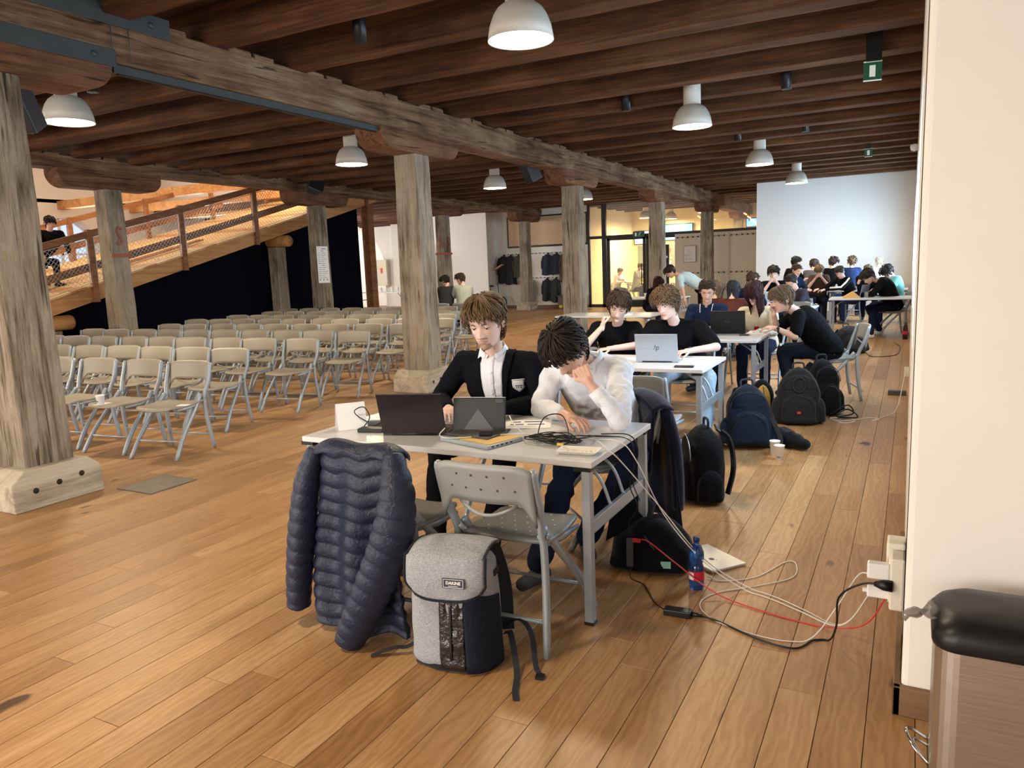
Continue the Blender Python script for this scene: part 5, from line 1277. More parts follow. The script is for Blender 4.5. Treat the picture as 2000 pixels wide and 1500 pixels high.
MB().box(-.24, .24, -.22, .22, .38, .44).build('seat', M['black'], t, bevel=.02); MB().box(-.2, .2, .22, .27, .5, .95).build('backrest', M['black'], t, bevel=.02); MB().bar((0, 0, .38), (0, 0, .1), .05).build('column', M['black'], t)
for k in range(5):
    a = k * 2 * PI / 5; l_ = MB().bar((0, 0, .12), (.28 * math.cos(a), .28 * math.sin(a), .09), .04).build('base_arm', M['black'], t); MB().ball((.28 * math.cos(a), .28 * math.sin(a), .035), .035, 10, 6).build('castor', M['black'], l_)
# ------------------------------------------------------------ chairs under people
def nchair(x, y, rz, label, det=False):
    t = chair0(label, M['chairn'], M['chairframe'], holes=det); t.location = (x, y, 0); t.rotation_euler = (0, 0, math.radians(rz)); return t
nchair(-1.46, 2.78, 180, 'empty grey perforated folding chair in front of the near table', True)
nchair(-2.06, 2.74, 180, 'grey folding chair carrying the quilted puffer jacket', False)
G1 = nchair(-2.2, 4.12, 4, 'grey folding chair under the boy in the blazer')
def gch(x, y, rz, label, m=None):
    o = copy_tree(G1); o.location = (x, y, 0); o.rotation_euler = (0, 0, math.radians(rz)); o['label'] = label; return o
gch(-1.56, 3.98, -48, 'grey folding chair draped with the school blazer behind the white shirt')
for a in ((-2.5, 7.1, 0, 'grey folding chair under the boy resting on his fist'), (-1.88, 7.08, 0, 'grey folding chair under the curly haired boy'), (-2.16, 9.3, 0, 'grey folding chair under the navy polo shirt'), (-1.54, 9.3, 0, 'grey folding chair under the girl in the cream jumper'),
          (-1.62, 5.12, 178, 'grey folding chair tucked at the silver laptop table, its back towards the camera'), (-1.72, 12.9, -20, 'grey folding chair under the boy in the purple hoodie'), (-1.65, 14.75, 160, 'empty blue grey folding chair behind the purple hoodie'), (-2.28, 14.85, 0, 'grey folding chair under the boy behind the open screen'), (-.30, 16.1, -75, 'grey folding chair under the slumped boy with a dark coat on its back'),
          (-2.0, 19.5, 0, 'grey folding chair under the boy with both hands on his face'), (-4.9, 17.1, 60, 'grey folding chair under the red haired girl'), (-9.5, 14.75, 190, 'grey folding chair under the charcoal hoodie'), (-8.95, 14.75, 200, 'grey folding chair under the pale sage sweater'),
          (-7.15, 11.35, 20, 'loose grey chair just right of the second near post'), (-7.45, 12.35, 15, 'second loose grey chair right of the second near post'), (-2.66, 12.4, 180, 'grey folding chair under the light brown haired girl'), (-2.3, 12.25, 180, 'grey folding chair under the maroon leather jacket'), (-1.32, 21.1, 180, 'grey folding chair under the blue T-shirt'), (-1.3, 18.9, -40, 'grey folding chair under the striped sleeve sweater'), (-10.1, 28.2, 60, 'chair in the foyer under the person in white'), (-9.3, 28.1, 60, 'chair in the foyer under the pale shirt')): gch(*a)
# ledge chair beside table three, turned to the room
c7 = gch(-.72, 8.85, -72, 'grey brown folding chair turned to the aisle under the boy in the black T-shirt')
# ------------------------------------------------------------ quilted jacket
def nylon():
    m, n, b = nt('navy_nylon'); b.inputs['Base Color'].default_value = (.016, .022, .048, 1); b.inputs['Roughness'].default_value = .42; b.inputs['Specular IOR Level'].default_value = .35
    v = objc(n); f = noisetex(n, v, 30, 4, .6, 2.0); bump(n, b, f, .45, .012); return m
M['nylon'] = nylon()
t = thing('puffer_jacket', 'navy quilted puffer jacket hung over the back of a chair at the near table', 'jacket', (-2.05, 2.44, 0))
def quilt(s_): return abs(math.sin(s_)) ** .45
mb = MB()
def jb(u, v):
    z = .83 - .79 * v; wl = -.215 - .07 * v; wr = .225 + .03 * v; x = wl + (wr - wl) * u; q = quilt(z * PI / .066)
    fold = .028 * math.sin(u * 13 + 1.2 * math.sin(v * 3)) * min(1, v * 2.2)
    edge = -.05 * (abs(u * 2 - 1) ** 4)
    return (x + .012 * math.sin(v * 6), -.034 - .017 * q - fold - .02 * math.sin(PI * u) - edge * .8 - .02 * v, z + .008 * math.sin(u * 17))
mb.grid(jb, 54, 110, thick=-.03); mb.build('body_panel', M['nylon'], t, fixn=True)
mb = MB()
def jt(u, v):
    a = PI * v; x = -.235 + .47 * u; return (x, .008 - (.062 + .012 * quilt(v * PI * 2)) * math.cos(a), .80 + .055 * math.sin(a) + .008 * math.sin(u * 9) - .03 * (abs(u * 2 - 1) ** 5))
mb.grid(jt, 30, 22, thick=.02); mb.build('shoulder_yoke', M['nylon'], t, fixn=True)
mb = MB(); mb.grid(lambda u, v: (-.22 + .44 * u, .075 + .012 * quilt(v * PI * 9) + .02 * math.sin(u * 11), .8 - .52 * v), 24, 60, thick=.02); mb.build('front_panel', M['nylon'], t, fixn=True)
for pts, r0, nm in (([(-.225, -.02, .815), (-.26, -.055, .68), (-.30, -.07, .46), (-.335, -.075, .26), (-.36, -.075, .085)], (.045, .068, .078, .074, .066), 'sleeve'),
                ([(.215, -.02, .82), (.265, -.07, .68), (.255, -.10, .52), (.17, -.125, .32), (.05, -.145, .10), (.0, -.15, .02)], (.045, .078, .092, .088, .078, .06), 'sleeve')):
    P3 = catmull(pts, 26); n = len(P3); L = 0; sc = []
    for i, q in enumerate(P3):
        if i: L += (q - P3[i - 1]).length
        k = i / (n - 1) * (len(r0) - 1); j = min(int(k), len(r0) - 2); r_ = r0[j] + (r0[j + 1] - r0[j]) * (k - j)
        g = (.885 + .115 * quilt(L * PI / .064)) * (1 if i < n - 3 else .93 - .12 * (i - n + 4)); sc.append((r_ * g, r_ * .85 * g))
    mb = MB(); prof = [(math.cos(2 * PI * q / 20) * (1 + .06 * math.sin(3 * 2 * PI * q / 20)), math.sin(2 * PI * q / 20)) for q in range(20)]
    mb.sweep(P3, prof, scales=sc); mb.build(nm, M['nylon'], t)
# ------------------------------------------------------------ school blazer over the chair
COL.objects['puffer_jacket'].scale = (.93, 1, 1)
t = thing('school_blazer', 'dark navy school blazer with white shield badge hung on a chair back', 'blazer', (-1.34, 4.13, -.03), math.radians(-48))
BZ = cloth('navy_blazer', (.012, .016, .036), .85, .2, .4, 8)
mb = MB()
def bz(u, v):
    a = (u * 2 - 1); zt = .84 - .07 * abs(a) ** 2.5; z = zt - v * (zt - .10); x = a * (.245 + .03 * v); y = .05 + .035 * v + .022 * math.sin(a * 7 + 1) * v + .03 * (1 - a * a)
    return (x, y, z)
mb.grid(bz, 36, 26, thick=.012); mb.grid(lambda u, v: ((u * 2 - 1) * .235, -.045 - .02 * v - .015 * math.sin(u * 9) * v, .835 - .06 * abs(u * 2 - 1) ** 2.5 - v * .35), 24, 14, thick=-.01)
mb.grid(lambda u, v: ((u * 2 - 1) * .24, .07 - .115 * v, .838 + .022 * math.sin(PI * v) - .065 * abs(u * 2 - 1) ** 2.5), 24, 8, thick=.008)
mb.build('blazer_body', BZ, t, fixn=True)
for s_ in (-1, 1): MB().tube(catmull([(s_ * .20, .04, .78), (s_ * .225, .08, .6), (s_ * .225, .10, .4), (s_ * .21, .11, .2)], 5), [.03] + [.036] * 14 + [.03], 12).build('sleeve', BZ, t)
mb = MB().prism([(-.03, .035), (.03, .035), (.03, -.005), (0, -.042), (-.03, -.005)], .0, .004, 'y'); o = mb.build('badge', M['screenwhite'], t); o.location = (.17, .118, .44)
o2 = MB().prism([(-.022, .027), (.022, .027), (.022, -.002), (0, -.03), (-.022, -.002)], .004, .005, 'y').build('badge_mark', mat('badge_navy', (.05, .06, .12), .7), o); MB().box(-.012, .012, .005, .006, .004, .008).box(-.008, -.005, .005, .006, -.006, .004).box(.005, .008, .005, .006, -.006, .004).build('badge_sign', M['screenwhite'], o)
MB().box(-.16, -.03, .118, .121, .30, .31).build('pocket_welt', BZ, t)
# ------------------------------------------------------------ backpacks
M['bagb'] = cloth('black_bag_fabric', (.006, .0065, .009), .75, .1, .35, 14); M['bagn'] = cloth('navy_bag_fabric', (.006, .010, .020), .7, .1, .35, 14); M['bagg'] = cloth('charcoal_bag_fabric', (.017, .017, .019), .8, .1, .3, 14)
M['zip'] = mat('zip_black', (.02, .02, .022), .3, .4); M['web'] = mat('webbing', (.012, .014, .02), .8)
def sq(a, p): return math.copysign(abs(a) ** p, a)
def loft(mb, w_, d, h, y0=0, z0=0, top=.55, nz=18, K=28, p=.55, seed=0, amp=.008, taper=.12):
    vs = []; fs = []
    for i in range(nz + 1):
        t_ = i / nz
        if t_ < .08: k = .82 + .18 * math.sin(t_ / .08 * PI / 2)
        elif t_ > top: k = max(.02, math.cos((t_ - top) / (1 - top) * PI / 2) ** .55)
        else: k = 1
        z = z0 + h * t_; kw = k * (1 - taper * t_)
        for q in range(K):
            a = 2 * PI * q / K; x = w_ / 2 * kw * sq(math.cos(a), p); y = d / 2 * k * sq(math.sin(a), p)
            n_ = amp * noise.noise(Vector((x * 11, y * 11 + seed * 3, z * 9))); vs.append((x * (1 + n_ * 6), y0 + y * (1 + n_ * 9), z))
    for i in range(nz):
        for q in range(K): fs.append((i * K + q, i * K + (q + 1) % K, (i + 1) * K + (q + 1) % K, (i + 1) * K + q))
    fs.append(tuple(range(K))[::-1]); fs.append(tuple(nz * K + q for q in range(K))); return mb.add(vs, fs, None, True)
def backpack(label, loc, rz, w_, d, h, m, tilt=0, seed=1, red=None, straps=True, zipc=None, name='backpack', oval=False):
    t = thing(name, label, 'backpack', loc, rot=(math.radians(tilt), 0, math.radians(rz))); zc = zipc or M['zip']
    loft(MB(), w_, d, h, seed=seed, amp=.012).build('main_compartment', m, t)
    pk = loft(MB(), w_ * .8, d * .45, h * .55, y0=-d * .42, z0=.015, seed=seed + 3, top=.6).build('front_pocket', m, t)
    loft(MB(), w_ * .72, d * .3, h * .26, y0=-d * .36, z0=h * .60, seed=seed + 5, top=.5).build('upper_pocket', m, t)
    for s_ in (-1, 1): loft(MB(), d * .4, d * .7, h * .42, y0=0, z0=.02, seed=seed + s_).build('side_pocket', m, t).location = (s_ * w_ * .47, 0, 0)
    n = 16
    MB().tube([(w_ * .40 * math.cos(PI * i / n), -d * .50, h * .58 + h * .33 * math.sin(PI * i / n) * .9) for i in range(n + 1)], .0035, 5).build('zip', zc, t)
    MB().tube([(w_ * .34 * math.cos(PI * i / n), -d * .66, h * .25 + h * .26 * math.sin(PI * i / n)) for i in range(n + 1)], .003, 5).build('zip', zc, pk)
    MB().tube(catmull([(-.05, .02, h * .96), (-.04, .02, h + .03), (.04, .02, h + .03), (.05, .02, h * .96)], 5), .009, 7).build('top_handle', M['web'], t)
    if oval: MB().tube([(.055 * math.cos(a), -d * .5 - .012, h * .70 + .07 * math.sin(a)) for a in [i * PI / 10 for i in range(20)]], .006, 5, closed=True).build('oval_panel', M['web'], t)
    if red: MB().box(-.016, .016, -d * .68, -d * .66, h * .2, h * .2 + .02).build('red_tag', mat('red_tag', (.55, .02, .03), .5), t)
    if straps:
        for s_ in (-1, 1):
            MB().sweep(catmull([(s_ * .06, d * .42, h * .92), (s_ * .09, d * .62, h * .8), (s_ * .12, d * .68, h * .45), (s_ * .14, d * .5, h * .12)], 6), [(-.027, -.006), (.027, -.006), (.027, .006), (-.027, .006)], up=(0, 1, 0), smooth=False).build('shoulder_strap', M['web'], t)
    return t
backpack('black backpack leaning behind the blazer chair, with silver zip pulls', (-1.17, 4.84, 0), -60, .34, .24, .50, M['bagb'], 0, 2, zipc=mat('zip_silver', (.4, .4, .42), .3, .8))
backpack('large navy black backpack on the floor beside the silver laptop table', (-1.15, 6.32, .01), 18, .38, .26, .52, M['bagn'], -12, 4)
backpack('dark charcoal backpack with an oval panel and red tag in the aisle', (-.90, 7.42, 0), 10, .40, .28, .53, M['bagg'], -4, 6, red=True, oval=True)
backpack('black rucksack with a grey loop behind the charcoal backpack', (-.72, 7.92, 0), 30, .30, .24, .55, M['bagb'], -6, 8)
backpack('wide grey blue bag under the grey brown chair', (-.82, 8.45, 0), 12, .34, .24, .42, cloth('blue_grey_bag', (.05, .06, .09), .8), 0, 9)
backpack('dark grey backpack lying by the purple hoodie boy, strap on the floor', (-.78, 12.95, 0), 40, .44, .30, .46, M['bagg'], -20, 10)
backpack('small black bag beside the dark grey backpack near the hooded boy', (-1.25, 12.6, 0), 20, .36, .24, .40, M['bagb'], -5, 12)
backpack('black bag under the table behind the black T-shirts', (-4.1, 11.1, 0), 10, .40, .26, .40, M['bagb'], 0, 14); backpack('second black bag under the table behind the black T-shirts', (-4.6, 11.2, 0), -20, .40, .26, .38, M['bagb'], 0, 15)
t = thing('gym_bag', 'black and yellow bag half hidden left of the charcoal backpack', 'bag', (-1.28, 7.72, 0), .3)
loft(MB(), .24, .18, .36, seed=3).build('bag_body', M['bagb'], t); loft(MB(), .15, .05, .30, y0=-.085, z0=.015, seed=4).build('yellow_panel', cloth('mustard_fabric', (.5, .28, .06), .8), t); MB().tube([(.0, -.113, .03), (.01, -.115, .15), (.0, -.108, .3)], .004, 5).build('piping', M['zip'], t)
t = thing('jumper', 'black jumper lying crumpled against the navy backpack', 'jumper', (-.86, 6.42, 0))
mb = MB(); cap(mb, (-.12, .0, .09), (.02, -.02, .075), .08, .07); cap(mb, (.0, -.02, .08), (.14, -.08, .055), .06, .05); cap(mb, (-.05, .08, .08), (.08, .05, .05), .07, .05)
v_, f_ = remesh(mb, .014, 3, .012, 15, 4); v_ = [(x, y, max(z, .004)) for x, y, z in v_]; MB().add(v_, f_, None, True).build('knit', M['bagb'], t)
MB().sweep(catmull([(-.22, -.02, .42), (-.15, -.05, .33), (-.08, -.1, .2), (-.03, -.12, .08), (-.06, -.14, .012)], 6), [(-.018, -.003), (.018, -.003), (.018, .003), (-.018, .003)], up=(0, 1, 0), smooth=False).build('loose_strap', M['web'], t)
# bag under the near table
t = thing('satchel', 'black bag with raised flap slumped on the floor at the table end', 'bag', (-1.14, 3.62, 0), .25)
loft(MB(), .42, .26, .26, seed=5, amp=.02, top=.35).build('bag_body', M['bagb'], t)
MB().grid(lambda u, v: (-.23 + .2 * u + .05 * v, -.06 + .16 * v + .02 * math.sin(u * 6), .14 + .30 * v + .03 * math.sin(u * 4) - .12 * u * v), 12, 12, thick=.012).build('flap', M['bagb'], t, fixn=True)
MB().tube(catmull([(-.05, -.03, .25), (.06, -.1, .30), (.17, -.12, .22), (.22, -.11, .06), (.21, -.08, .0)], 8), .011, 8).build('strap', M['web'], t)
MB().box(.05, .10, -.136, -.130, .04, .075).build('green_logo', mat('mint_print', (.3, .6, .45), .6), t); MB().tube([(-.03, -.12, .2), (.02, -.13, .13)], .004, 5).build('zip_pull', M['steel'], t)
# ------------------------------------------------------------ the near grey backpack
M['heather'] = (lambda: None)()
m, n, b = nt('heather_grey'); v = objc(n); f1 = noisetex(n, mapping(n, v, (1, 1, 3)), 160, 3, .8); n.links.new(ramp(n, [(.35, (.16, .17, .19)), (.65, (.42, .44, .47))], f1), b.inputs['Base Color']); b.inputs['Roughness'].default_value = .9
f2 = noisetex(n, v, 9, 3, .5, 1); bump(n, b, f2, .4, .02); M['heather'] = m
M['gloss'] = mat('glossy_black_tarpaulin', (.008, .008, .01), .18, bmp=.8, scale=14, bdist=.02, spec=.8)
t = thing('grey_backpack', 'heather grey roll flap backpack with glossy black pocket standing in front of the empty chair', 'backpack', (-1.57, 2.41, 0), math.radians(12))
W_, D_, H_ = .36, .23, .50
def fr(x, z):      # front surface of the sack
    k = 1 - .10 * (z / H_); return -D_ / 2 * max(0, 1 - abs(x / (W_ / 2 * k)) ** 3.6) ** (1 / 3.6) * (1 - .12 * (z / H_) ** 2) - .008 * math.sin(z * 9 + 1)
bd = loft(MB(), W_, D_, H_ * .97, top=.82, p=.55, seed=21, amp=.006, nz=26, K=36).build('sack', M['heather'], t)
def panel(name, mt, x0, x1, z0, z1, off, parent=t, nx=12, nz=18, wr=0):
    return MB().grid(lambda u, v: ((x0 if not callable(x0) else x0(v)) + ((x1 if not callable(x1) else x1(v)) - (x0 if not callable(x0) else x0(v))) * u, fr((x0 if not callable(x0) else x0(v)) + ((x1 if not callable(x1) else x1(v)) - (x0 if not callable(x0) else x0(v))) * u, z0 + (z1 - z0) * v) - off - wr * noise.noise(Vector((u * 4, v * 9, 2))), z0 + (z1 - z0) * v), nx, nz, thick=-.003).build(name, mt, parent, fixn=True)
gp = panel('glossy_pocket', M['gloss'], -.03, .072, .02, .345, .006, wr=.008)
panel('pocket_zip', M['zip'], .012, .022, .06, .30, .012, gp, 3, 8); MB().box(.006, .024, fr(.015, .3) - .022, fr(.015, .3) - .016, .285, .325).build('zip_pull', M['steel'], gp)
panel('mesh_pocket', cloth('dark_mesh', (.012, .016, .026), .6), .072, .155, .015, lambda v: 0, .0, nx=2, nz=2) if 0 else None
sp = MB().grid(lambda u, v: (W_ / 2 * (.44 + .60 * math.sin(u * PI / 2)) * (1 - .06 * v), fr(W_ / 2 * .44, .1) * math.cos(u * PI * .52) * 1.06 - .006, .012 + (.33 - .10 * (1 - u) * 0 - .05 * u) * v), 14, 12, thick=-.004).build('side_mesh_pocket', cloth('dark_mesh', (.012, .016, .026), .6), t, fixn=True)
flp = MB()
def fl_(u, v):
    a = u * 2 - 1
    if v < .35:
        q = v / .35; y = D_ / 2 - (D_ * .98) * q; z = H_ * .965 + .022 * math.sin(PI * q); x = a * .158; y -= .0
        return (x, y, z - .015 * a ** 4)
    q = (v - .35) / .65; hw = .165 * (1 - .22 * max(0, q - .72) ** 1.2 * 3.2) ; z = H_ * .965 - .165 * q - .012 * q; x = a * hw; z += .03 * (abs(a) ** 3) * max(0, q - .5) * 1.6
    return (x, -D_ / 2 - .012 - .012 * math.sin(PI * q) + .03 * abs(a) ** 5 - .012 * q, z)
flp.grid(fl_, 24, 26, thick=-.010); fo = flp.build('flap', M['heather'], t, fixn=True)
ed = [fl_(0, v / 16 * .98 + .02) for v in range(17)] + [fl_(u / 12, 1) for u in range(13)] + [fl_(1, 1 - v / 16 * .98) for v in range(17)]
MB().tube([Vector(q) + Vector((0, -.003, 0)) for q in ed], .0055, 6).build('piping', M['bagg'], fo)
lb = Matrix.Translation((.048, -D_ / 2 - .036, .385)) @ Matrix.Rotation(PI / 2 - .12, 4, 'X')
MB().box(-.045, .045, -.019, .019, -.002, .002, lb).build('label_patch', mat('label_navy', (.02, .025, .05), .6), fo, bevel=.001)
mb = MB()
for a, b_, c, d_ in ((-.040, .040, .0145, .0158), (-.040, .040, -.0158, -.0145), (-.040, -.0388, -.0158, .0158), (.0388, .040, -.0158, .0158)): mb.box(a, b_, c, d_, .002, .0032, lb)
mb.box(-.02, .02, -.0105, -.009, .002, .003, lb); mb.build('label_frame', M['screenwhite'], fo)
text('DAKINE', .0165, M['screenwhite'], fo, lb @ Matrix.Translation((0, .0015, .0024)), 'lettering', .0004, True)
MB().sweep([(.06, fr(.06, .35) - .01, .362), (.13, -.06, .372), (.168, 0, .375), (.165, .06, .372)], [(-.001, -.012), (.001, -.012), (.001, .012), (-.001, .012)], up=(0, 0, 1), smooth=False).build('side_strap', M['web'], t)
MB().tube([(-.15, -.07, .012), (-.05, -.107, .012), (.08, -.105, .012), (.155, -.06, .014), (.16, .06, .014)], .014, 6).build('base_trim', M['bagg'], t)
for s_ in (-1, 1):
    MB().sweep(catmull([(s_ * .08, .10, .46), (s_ * .11, .16, .42), (s_ * .15, .17, .25), (s_ * .17, .12, .08)], 6), [(-.03, -.007), (.03, -.007), (.03, .007), (-.03, .007)], up=(0, 1, 0), smooth=False).build('shoulder_strap', M['web'], t)
pr_ = [(-.012, -.0015), (.012, -.0015), (.012, .0015), (-.012, .0015)]
MB().sweep(catmull([(.17, .10, .07), (.20, .06, .10), (.24, -.02, .05), (.27, -.10, .012), (.29, -.20, .006), (.31, -.26, .006)], 6), pr_, up=(0, 0, 1), smooth=False).build('loose_strap', M['web'], t)
MB().sweep(catmull([(.17, .10, .10), (.23, .10, .14), (.29, .06, .10), (.33, -.04, .02), (.36, -.08, .008)], 6), pr_, up=(0, 0, 1), smooth=False).build('loose_strap', M['web'], t)
MB().sweep(catmull([(-.16, .02, .06), (-.22, -.02, .035), (-.27, -.04, .035), (-.36, -.07, .006)], 6), pr_, up=(0, 0, 1), smooth=False).build('loose_strap', M['web'], t)
MB().box(.342, .375, -.105, -.075, .002, .014).build('buckle', M['black'], t)
bo = thing('water_bottle', 'dark drinking bottle with green and blue label in the grey backpack side pocket', 'bottle', (-1.455, 2.385, .02), .2)
MB().lathe([(.0001, 0), (.034, 0), (.036, .01), (.036, .15), (.028, .19), (.014, .215), (.014, .235), (.0001, .235)], 20).build('bottle_body', mat('dark_bottle', (.02, .03, .06), .3), bo); MB().lathe([(.0366, .02), (.0366, .055)], 20, caps=False).build('blue_label', mat('bottle_blue', (.05, .12, .3), .5), bo); MB().lathe([(.0366, .06), (.0366, .08)], 20, caps=False).build('green_label', mat('bottle_green', (.08, .2, .05), .5), bo)
# ------------------------------------------------------------ things on the tables
TZ = .741
M['lapd'] = mat('laptop_aubergine', (.022, .017, .022), .35, .3); M['alu'] = mat('aluminium', (.42, .47, .55), .35, .55); M['keys'] = mat('keyboard', (.02, .02, .022), .6); M['scr_on'] = mat('screen_light', (.5, .6, .8), .3, emit=(.6, .75, 1), es=.8)
def laptop(label, x, y, rz, w_, d, ang, body, th=.006, name='laptop', z=TZ):
    t = thing(name, label, 'laptop', (x, y, z), math.radians(rz))
    b = MB().box(-w_ / 2, w_ / 2, 0, d, 0, .011).build('base', body, t, bevel=.003); MB().box(-w_ / 2 + .02, w_ / 2 - .02, .02, d * .55, .0112, .013).build('keyboard', M['keys'], b)
    R_ = Matrix.Translation((0, 0, .010)) @ Matrix.Rotation(math.radians(ang), 4, 'X')
    l = MB().box(-w_ / 2, w_ / 2, -th / 2, th / 2, 0, d, R_).build('lid', body, t, bevel=.0025); MB().box(-w_ / 2 + .008, w_ / 2 - .008, th / 2, th / 2 + .0008, .012, d - .008, R_).build('screen', M['scr_on'], l)
    MB().tube([(-w_ * .35, 0, .008), (w_ * .35, 0, .008)], .006, 8).build('hinge', M['black'], t)
    return t, l, R_
laptop('dark aubergine laptop open on the near table, its lid towards the camera', -2.185, 3.05, 17, .335, .225, 18, M['lapd'])
t, l, R_ = laptop('silver laptop open on the second table, its lid towards the camera', -1.815, 5.965, 6, .345, .235, 14, M['alu'])
T_ = R_ @ Matrix.Translation((0, -.0036, .118)) @ Matrix.Rotation(PI / 2, 4, 'X'); hpm = mat('logo_dark', (.03, .035, .05), .4); mb = MB()
for x, z0, z1 in ((-.018, -.018, .028), (-.003, -.018, .012), (.004, -.032, .012), (.018, -.018, .012)):
    sh = .32; mb.add([(x + z0 * sh, z0, 0), (x + .0035 + z0 * sh, z0, 0), (x + .0035 + z1 * sh, z1, 0), (x + z1 * sh, z1, 0)], [(0, 1, 2, 3)], T_ @ Matrix.Translation((0, 0, .0004)), False)
for x, z in ((-.0145, .009), (.0075, .009), (.0075, -.018)): mb.add([(x + z * .32, z, 0), (x + .013 + z * .32, z, 0), (x + .013 + (z + .003) * .32, z + .003, 0), (x + (z + .003) * .32, z + .003, 0)], [(0, 1, 2, 3)], T_ @ Matrix.Translation((0, 0, .0004)), False)
mb.build('logo', hpm, l)
t, l, R_ = laptop('black gaming laptop open on the third table, its lid towards the camera', -1.76, 8.42, 4, .37, .25, 12, M['black'])
T_ = R_ @ Matrix.Translation((.0, -.0038, .125)) @ Matrix.Rotation(PI / 2, 4, 'X'); mb = MB()
for s_ in (-1, 1): mb.add([(s_ * .003, -.010, 0), (s_ * .011, .004, 0), (s_ * .026, .012, 0), (s_ * .022, .002, 0), (s_ * .012, -.006, 0)], [(0, 1, 2, 3, 4)], T_, False)
mb.build('logo', mat('logo_grey', (.12, .12, .12), .3, .5), l)
laptop('black laptop on the far table in front of the boy hiding his face', -1.95, 19.3, 5, .36, .24, 10, M['black'])
laptop('thin laptop standing open sideways on the right wall table', -.78, 15.62, 70, .34, .23, 12, M['alu'])
laptop('pale tablet screen in front of the boy with his hand at his chin', -2.15, 14.1, 0, .3, .2, 12, mat('pale_lid', (.6, .68, .75), .4), name='tablet')
laptop('dark laptop on the table by the glass wall', -5.1, 16.9, 10, .34, .23, 14, M['black'])
t = thing('tablet', 'tablet in a black folding case propped on the near table', 'tablet', (-1.875, 3.16, TZ), math.radians(15))
R_ = Matrix.Rotation(math.radians(-14), 4, 'X'); MB().box(-.135, .135, -.006, .006, .0, .185, R_).build('case', M['black'], t, bevel=.005); MB().box(-.135, .135, .0, .12, 0, .006).build('case_foot', M['black'], t, bevel=.002)
MB().prism([(-.09, .005), (.095, .005), (-.005, .13)], -.0095, -.006, 'y', R_).build('case_fold', mat('case_fold', (.03, .035, .04), .35), t); MB().box(.085, .125, -.0095, -.006, .158, .178, R_).build('camera_island', M['steel'], t, bevel=.004); MB().box(-.133, .133, -.0055, .0065, .186, .188, R_).build('frame_edge', M['alu'], t)
t = thing('closed_laptop', 'closed silver laptop lying at the front edge of the near table', 'laptop', (-1.80, 3.055, TZ), math.radians(-17)); MB().box(-.165, .165, -.118, .118, 0, .018).build('body', M['alu'], t, bevel=.003)
for k in range(5): MB().box(.1645, .1658, -.09 + .03 * k, -.075 + .03 * k, .006, .012).build('port', M['black'], t)
t = thing('yellow_folder', 'mustard yellow folder on the closed silver laptop', 'folder', (-1.765, 3.06, TZ + .0185), math.radians(-17)); MB().box(-.12, .125, -.108, .1, 0, .002).build('sheet', mat('mustard', (.62, .40, .10), .6), t)
t = thing('black_notebook', 'thin black notebook across the yellow folder', 'notebook', (-1.835, 3.085, TZ + .021), math.radians(-8)); MB().box(-.15, .11, -.07, .085, 0, .007).build('cover', M['darkgrey'], t, bevel=.002)
t = thing('charger', 'small black plug adapter lying on the black notebook', 'charger', (-1.775, 3.06, TZ + .029), .3); MB().box(-.032, .032, -.018, .018, 0, .026).build('housing', M['black'], t, bevel=.004); MB().tube([(-.03, 0, .01), (-.06, .01, .006), (-.09, 0, .004)], .002, 5).build('prongs', M['steel'], t)
t = thing('tent_card', 'white folded name card at the left end of the near table', 'card', (-2.64, 3.10, TZ), math.radians(50))
MB().add([(-.07, -.055, 0), (.085, -.055, 0), (.085, 0, .135), (-.07, 0, .135), (-.07, .055, 0), (.085, .055, 0)], [(0, 1, 2, 3), (3, 2, 5, 4)]).build('folded_sheet', M['paper'], t)
t = thing('power_bank', 'flat black power bank beside the dark laptop', 'charger', (-2.46, 3.06, TZ), math.radians(14)); MB().box(-.07, .07, -.032, .032, 0, .02).build('case', M['black'], t, bevel=.004)
t = thing('power_adapter', 'tangled black power adapter with its cable by the name card', 'adapter', (-2.50, 3.16, TZ), .4); MB().box(-.05, .045, -.028, .028, 0, .035).build('brick', M['darkgrey'], t, bevel=.008); MB().lathe([(.0001, 0), (.02, 0), (.02, .07), (.0001, .07)], 10, Matrix.Translation((.05, .03, .03)) @ Matrix.Rotation(1.2, 4, 'Y')).build('plug', M['black'], t)
MB().lathe([(.0001, 0), (.016, 0), (.016, .02), (.0001, .02)], 10, Matrix.Translation((.12, .0, .03)) @ Matrix.Rotation(1.2, 4, 'Y')).build('red_cap', mat('orange_red', (.6, .08, .03), .5), t)
MB().tube(catmull([(-.04, 0, .02), (-.10, -.03, .07), (-.11, -.03, .10), (-.06, -.03, .115), (-.03, -.04, .06), (-.06, -.06, .01), (.0, -.05, .02), (.06, -.02, .05), (.10, .02, .06)], 8), .003, 6).build('cable', M['black'], t)
t = thing('worksheet', 'printed worksheet with colour pictures on the near table', 'paper', (-1.75, 3.45, TZ), math.radians(22)); MB().box(-.125, .125, -.09, .12, 0, .0008).build('sheet', M['paper'], t)
for (a, b_, c, d_, m_) in ((-.02, .07, .06, .085, (.05, .1, .22)), (-.09, -.02, -.01, .02, (.12, .2, .3)), (.0, .09, -.005, .015, (.45, .25, .18)), (-.09, -.04, .055, .08, (.1, .1, .12)), (-.09, .05, -.045, -.04, (.3, .3, .3))): MB().box(a, b_, c, d_, .0008, .0012).build('printed_picture', mat('print_%d' % int(m_[0] * 100 + m_[2] * 1000), m_, .7), t)
t = thing('serving_tray', 'small white rectangular paper tray with crumbs at the table corner', 'tray', (-1.265, 2.985, TZ), math.radians(6))
o_, i_ = rrect(.185, .115, .012), rrect(.145, .078, .01); K = len(o_); mb = MB(); vs = [(a, b_, .016) for a, b_ in o_] + [(a * .96, b_ * .94, .0165) for a, b_ in o_] + [(a, b_, .003) for a, b_ in i_] + [(a * .98, b_ * .98, 0) for a, b_ in i_]
